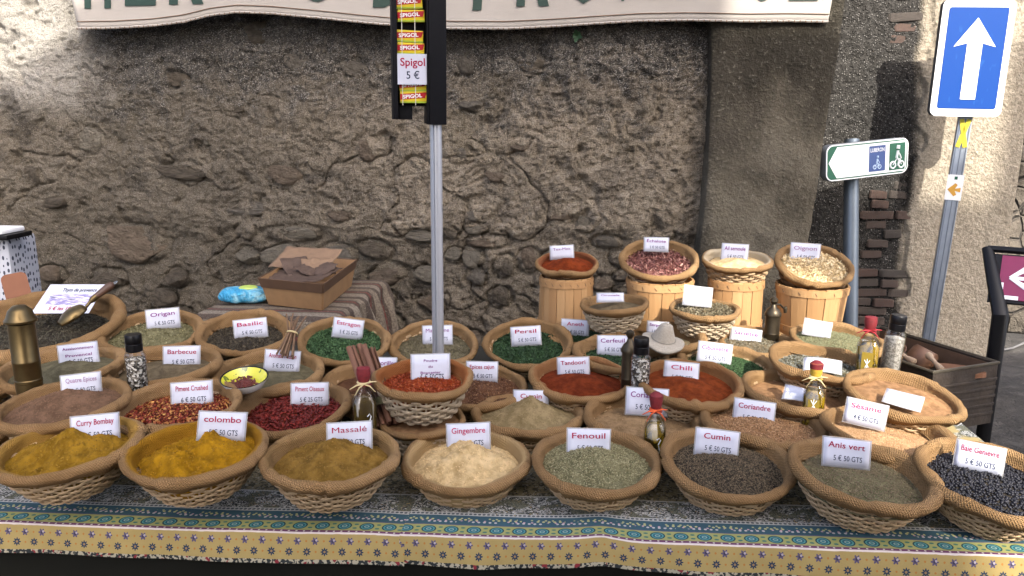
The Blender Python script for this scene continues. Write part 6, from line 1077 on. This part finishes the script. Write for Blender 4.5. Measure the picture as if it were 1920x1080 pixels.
Xs = X0 + np.minimum(u_, Wt) + bend(sd) + fold; Ys = YF + np.maximum(v_, 0) - bend(fd) + fold2; Zs = zS - drop(sd) - drop(fd) + 0.006 * fbm(q * 6, 3, 8) * np.exp(-(sd + fd) * 10)
o = obj('striped_cloth', mesh_np('striped_cloth', np.stack([Xs, Ys, np.maximum(Zs, 0.3)], 1), grid_faces(150, 110), uv=q[:, :2]), M_str, label='brown and cream striped cloth draped over a small stand by the wall', cat='cloth')
b = MB(); b.box((X0 + 0.02, YF + 0.02, 0), (X1 - 0.01, YB - 0.02, zS - 0.012)); b.build('small_stand', M_box, label='small wooden stand under the striped cloth', cat='stand', smooth=False, sharp=None)
# wipes packet
Pw = at_h(460, 566, zS + 0.005); fr = Matrix.Rotation(R_(10), 3, 'Z') @ Matrix.Rotation(R_(6), 3, 'X'); t = NT('blue_wrapper'); n = t.noise(t.coord(), 14, 3, 0.6, 0.8); c = t.ramp(n, [(0.0, (0.02, 0.16, 0.42)), (0.42, (0.05, 0.36, 0.62)), (0.6, (0.30, 0.62, 0.75)), (0.8, (0.62, 0.75, 0.78))]); M_wrap = t.done(c, 0.22, normal=t.bump(t.noise(t.coord(), 30, 4, 0.6, 1.5), 0.03))
e = thing('wipes_packet', Pw, 'crumpled blue plastic packet of wipes on the striped cloth', 'packet', rot=fr); nu, nv = 40, 24; th = np.arange(nv) * 2 * np.pi / nv; V = []
for i in range(nu):
    f = i / (nu - 1) * 2 - 1; pf = (1 - abs(f) ** 4.0) ** 0.5 if abs(f) < 1 else 0
    for a in th: cx, sz = math.cos(a), math.sin(a); V.append((f * 0.112, 0.05 * math.copysign(abs(cx) ** 0.6, cx) * (0.55 + 0.45 * pf), 0.036 + 0.034 * math.copysign(abs(sz) ** 0.7, sz) * pf))
V = np.array(V); V += 0.006 * np.stack([0 * V[:, 0], fbm(V * 28, 3, 3), fbm(V * 28, 3, 4)], 1); fq = np.array([[i * nv + j, (i + 1) * nv + j, (i + 1) * nv + (j + 1) % nv, i * nv + (j + 1) % nv] for i in range(nu - 1) for j in range(nv)])
obj('wrapper', mesh_np('wrapper', V, fq), M_wrap, e); b = MB(); b.lathe([(0.040, 0.0), (0.043, 0.004), (0.036, 0.009), (0.0, 0.009)], 28, (0.02, -0.005, 0.066)); b.build('lid', plain('lime_lid', (0.42, 0.55, 0.12), 0.3), e, mw=Matrix.Diagonal((1, 0.62, 1, 1)))
# veneer basket with paper bags
Bc = at_h(604, 581, zS + 0.006); e = thing('veneer_basket', Bc, 'wooden veneer basket with a brown rim full of paper bags', 'basket', rot=Matrix.Rotation(R_(-4), 3, 'Z') )
c1 = at_h(505, 570, zS + 0.006) - Bc; c2 = at_h(657, 536, zS + 0.006) - Bc; rz_ = Matrix.Rotation(R_(4), 3, 'Z'); c1, c2 = rz_ @ c1, rz_ @ c2; c1.z = c2.z = 0; bt = [Vector(), c2, c1 + c2, c1]; mid = (c1 + c2) / 2; Hb = 0.125
tp = [mid + (p - mid) * 1.16 + Vector((0, 0, Hb)) for p in bt]; md = [a.lerp(b_, 0.66) for a, b_ in zip(bt, tp)]
M_ven = plain('pale_veneer', (0.30, 0.175, 0.08), 0.65, var=0.15, scale=18); M_vrim = plain('brown_veneer_rim', (0.10, 0.055, 0.03), 0.6, var=0.2, scale=18); M_kraft = plain('kraft_paper', (0.19, 0.12, 0.072), 0.8, var=0.12, scale=25, bump=0.004); M_kraft2 = plain('dark_paper_bag', (0.075, 0.047, 0.033), 0.75, var=0.2, scale=25, bump=0.006)
def quad_part(P4, mat, name, th_=0.005):
    b = MB(); n_ = (P4[1] - P4[0]).cross(P4[3] - P4[0]).normalized() * th_; b.V.append(np.array([p[:] for p in P4] + [(p + n_)[:] for p in P4])); b.n = 8; b.poly = [[0, 3, 2, 1], [4, 5, 6, 7], [0, 1, 5, 4], [1, 2, 6, 5], [2, 3, 7, 6], [3, 0, 4, 7]]; return b.build(name, mat, e, smooth=False, sharp=None)
for k in range(4):
    k2 = (k + 1) % 4; quad_part([bt[k], bt[k2], tp[k2], tp[k]], M_ven, 'side_panel'); ou = lambda p: mid + (p - mid) * 1.03 + Vector((0, 0, 0)) ; up3 = Vector((0, 0, 0.004))
    quad_part([mid.lerp(md[k], 1.025), mid.lerp(md[k2], 1.025), mid.lerp(tp[k2], 1.03), mid.lerp(tp[k], 1.03)], M_vrim, 'rim_band', 0.004)
quad_part([p + Vector((0, 0, 0.004)) for p in bt], M_ven, 'bottom')
for px0 in (0.30, 0.36):
    a = bt[3].lerp(bt[0], px0 + 0.25); b_ = md[3].lerp(md[0], px0 + 0.25); nn = Vector((0, -0.002, 0)); quad_part([a + nn, a + nn + Vector((0.003, 0, 0)), b_ + nn * 1.5 + Vector((0.003, 0, 0)), b_ + nn * 1.5], M_vrim, 'staple', 0.001)
e = thing('paper_bags', Bc + mid, 'brown paper bags stuffed into the veneer basket', 'bags'); rs = np.random.default_rng(5)
def sheet(c, w, h, tilt, rz, mat, name, seed):
    nn = 16; g = np.linspace(-1, 1, nn); A, Bq = np.meshgrid(g, g, indexing='ij'); q = np.stack([A.ravel() * w / 2, Bq.ravel() * h / 2, 0 * A.ravel()], 1); q[:, 2] = 0.012 * fbm(q * 16 + seed, 3, seed) + 0.006 * fbm(q * 50, 2, seed)
    o = obj(name, mesh_np(name, q, grid_faces(nn, nn)), mat, e, Matrix.Translation(c) @ Matrix.Rotation(R_(rz), 4, 'Z') @ Matrix.Rotation(R_(tilt), 4, 'X')); o.modifiers.new('t', 'SOLIDIFY').thickness = 0.0015; return o
sheet((-0.03, 0.09, Hb + 0.035), 0.30, 0.20, 22, -8, M_kraft, 'kraft_sheet', 1); sheet((0.0, -0.05, Hb - 0.01), 0.30, 0.24, 6, -14, M_kraft2, 'paper_bag', 2); sheet((-0.04, 0.0, Hb + 0.012), 0.13, 0.13, 30, 40, M_kraft2, 'paper_bag', 3); sheet((0.06, 0.01, Hb + 0.01), 0.15, 0.12, 34, 25, M_kraft, 'paper_bag', 4); sheet((0.03, -0.03, Hb + 0.006), 0.12, 0.1, 20, 60, M_kraft2, 'paper_bag', 6); sheet((0.09, -0.02, Hb + 0.008), 0.12, 0.1, 25, -30, M_kraft2, 'paper_bag', 7)
# dark trunk with wooden utensils
zR = 0.80; A, Bq, Cq = at_h(1693, 604, zR), at_h(1872, 680, zR), at_h(1793, 711, zR); u1 = (A - Bq); w1 = (Cq - Bq); u1.z = w1.z = 0; _th = (math.acos(u1.normalized().dot(w1.normalized())) - math.pi / 2) / 2; _s = 1 if u1.cross(w1).z > 0 else -1; u1 = Matrix.Rotation(_s * _th, 3, 'Z') @ u1; w1 = Matrix.Rotation(-_s * _th, 3, 'Z') @ w1; Hk = 0.24
ux = -u1.normalized(); uy_ = -w1.normalized(); m3 = Matrix((ux, uy_, Vector((0, 0, 1)))).transposed()
if m3.determinant() < 0: m3 = Matrix((-ux, uy_, Vector((0, 0, 1)))).transposed()
Lk, Wk = u1.length * 0.92, w1.length; ctr = Bq + u1 * 0.46 + w1 * 0.5; ctr.z = zR - Hk
e = thing('open_trunk', ctr, 'dark open trunk with ribbed sides standing beyond the table end', 'trunk', rot=m3); M_trk = plain('dark_trunk', (0.030, 0.020, 0.012), 0.65, var=0.4, scale=20, bump=0.006); M_trki = plain('trunk_inside', (0.13, 0.075, 0.042), 0.8, var=0.2)
hl, hw = Lk / 2, Wk / 2
for (a, b_) in (((-hl, -hw, 0), (hl, -hw + 0.01, Hk)), ((-hl, hw - 0.01, 0), (hl, hw, Hk)), ((-hl, -hw + 0.0105, 0), (-hl + 0.01, hw - 0.0105, Hk)), ((hl - 0.01, -hw + 0.0105, 0), (hl, hw - 0.0105, Hk))): b = MB(); b.box(a, b_); b.build('side', M_trki if False else M_trk, e, smooth=False, sharp=None)
for (a, b_) in (((-hl + 0.011, -hw + 0.0102, 0.012), (hl - 0.011, -hw + 0.013, Hk - 0.008)), ((-hl + 0.011, hw - 0.013, 0.012), (hl - 0.011, hw - 0.0102, Hk - 0.008)), ((-hl + 0.0104, -hw + 0.0135, 0.012), (-hl + 0.013, hw - 0.0135, Hk - 0.008)), ((hl - 0.013, -hw + 0.0135, 0.012), (hl - 0.0104, hw - 0.0135, Hk - 0.008))): b = MB(); b.box(a, b_); b.build('brown_lining', M_trki, e, smooth=False, sharp=None)
b = MB(); b.box((-hl + 0.0135, -hw + 0.0135, 0.0), (hl - 0.0135, hw - 0.0135, 0.010)); b.build('bottom', M_trki, e)
b = MB(); b.tube([(-hl, -hw, Hk), (hl, -hw, Hk), (hl, hw, Hk), (-hl, hw, Hk), (-hl, -hw, Hk)], 0.007, 8); b.build('metal_rim', plain('worn_metal_rim', (0.10, 0.085, 0.06), 0.5, 0.5, var=0.3), e)
for zf in (0.16, 0.30, 0.44, 0.58, 0.72):
    for (a, b_) in (((-hl - 0.004, -hw - 0.005, 0), (hl + 0.004, -hw - 0.0005, 0.012)), ((hl + 0.0005, -hw, 0), (hl + 0.005, hw, 0.012)), ((-hl - 0.005, -hw, 0), (-hl - 0.0005, hw, 0.012))): b = MB(); b.box((a[0], a[1], Hk * zf), (b_[0], b_[1], Hk * zf + 0.012), bev=0.002); b.build('rib', M_trk, e)
b = MB(); zs_ = zR - Hk - 0.003; b.box((ctr.x - 0.17, ctr.y - 0.14, 0), (ctr.x + 0.17, ctr.y + 0.16, zs_)); b.build('low_stand', M_black, label='dark low stand carrying the open trunk', cat='stand', smooth=False, sharp=None)
M_oliv = plain('olive_wood', (0.17, 0.085, 0.045), 0.5, var=0.35, scale=16); M_pale = plain('pale_beech', (0.40, 0.29, 0.19), 0.55, var=0.15, scale=16)
def tk(x, y, z): return ctr + m3 @ Vector((x, y, z))
Pm = tk(0.04, 0.055, 0.20); mo = thing('wooden_mortar', Pm, 'round dark wooden mortar lying in the trunk', 'mortar', rot=m3 @ place(0, -25, 10)); b = MB(); b.lathe([(0.028, -0.04), (0.05, -0.03), (0.056, 0.0), (0.05, 0.03), (0.042, 0.042), (0.034, 0.042), (0.036, 0.02), (0.02, 0.0), (0, -0.005)], 28); b.build('bowl', M_oliv, mo)
for i, (a, b_, lb) in enumerate([((0.00, -0.03, 0.222), (0.08, -0.03, 0.205), 'pale wooden pestle lying beside the mortar in the trunk'), ((0.11, 0.01, 0.235), (0.20, -0.02, 0.205), 'pale wooden pestle leaning on the utensils in the trunk')]):
    Pp = tk(*a); v = (tk(*b_) - Pp); po = thing('wooden_pestle', Pp, lb, 'pestle'); po.matrix_world = Matrix.Translation(Pp) @ v.to_track_quat('Z', 'Y').to_matrix().to_4x4(); L = v.length; b = MB(); b.lathe([(0, -0.012), (0.012, -0.008), (0.015, 0.002), (0.010, 0.018), (0.008, L * 0.5), (0.013, L * 0.8), (0.014, L), (0, L + 0.006)], 18); b.build('handle', M_pale, po)
Pp = tk(0.20, 0.07, 0.185); po = thing('wooden_board', Pp, 'reddish olive wood board lying in the trunk', 'board', rot=m3 @ place(0, 6, -6)); prism([(0.10 * math.cos(a) * (1 + 0.1 * math.sin(3 * a)), 0.05 * math.sin(a)) for a in np.linspace(0, 2 * np.pi, 26)[:-1]], 0, 0.016).build('slab', plain('reddish_wood', (0.22, 0.10, 0.05), 0.5, var=0.35, scale=10), po, smooth=False, sharp=None)
Pp = tk(-0.12, 0.05, 0.195); po = thing('wooden_bowl', Pp, 'shallow wooden bowl standing at the end of the trunk', 'bowl', rot=m3 @ place(0, 15, 12)); b = MB(); b.lathe([(0.02, -0.02), (0.05, -0.012), (0.066, 0.01), (0.063, 0.011), (0.045, -0.006), (0, -0.012)], 28); b.build('bowl', M_oliv, po)
b = MB(); b.box((-hl + 0.02, -hw + 0.02, 0), (hl - 0.02, hw - 0.02, 0.16)); o = b.build('packing_straw', plain('dark_straw', (0.05, 0.035, 0.02), 0.9), label='dark packing filling the lower half of the trunk', cat='packing', smooth=False, sharp=None); o.matrix_world = Matrix.Translation(ctr + Vector((0, 0, 0.0105))) @ m3.to_4x4()
# cable on the ground, small fern in the wall
b = MB(); b.tube([at_h(1870 + 14 * k_, 655 - 3 * k_ + 4 * math.sin(k_), 0.03)[:] for k_ in range(8)], 0.008, 6); b.build('cable', plain('grey_cable', (0.12, 0.12, 0.12), 0.6), label='thin grey cable lying on the yard ground', cat='cable')
Pf = at_Y(1082, 68, WY - 0.05); e = thing('wall_plant', Pf, 'small green plant growing from the wall under the banner', 'plant'); M_lf = plain('green_leaf', (0.02, 0.06, 0.02), 0.6, var=0.3)
for k_ in range(16):
    a = random.uniform(0, 6.28); l_ = random.uniform(0.02, 0.045); d_ = Vector((math.cos(a) * 0.8, -0.5, math.sin(a))).normalized() * l_; s_ = d_.cross(Vector((0.3, 1, 0.2))).normalized() * l_ * 0.3; b = MB(); b.V.append(np.array([(0, 0, 0), (d_ * 0.5 + s_)[:], (d_ * 1.0)[:], (d_ * 0.5 - s_)[:]])); b.n = 4; b.poly = [[0, 1, 2, 3]]; b.build('leaf', M_lf, e, smooth=False, sharp=None)
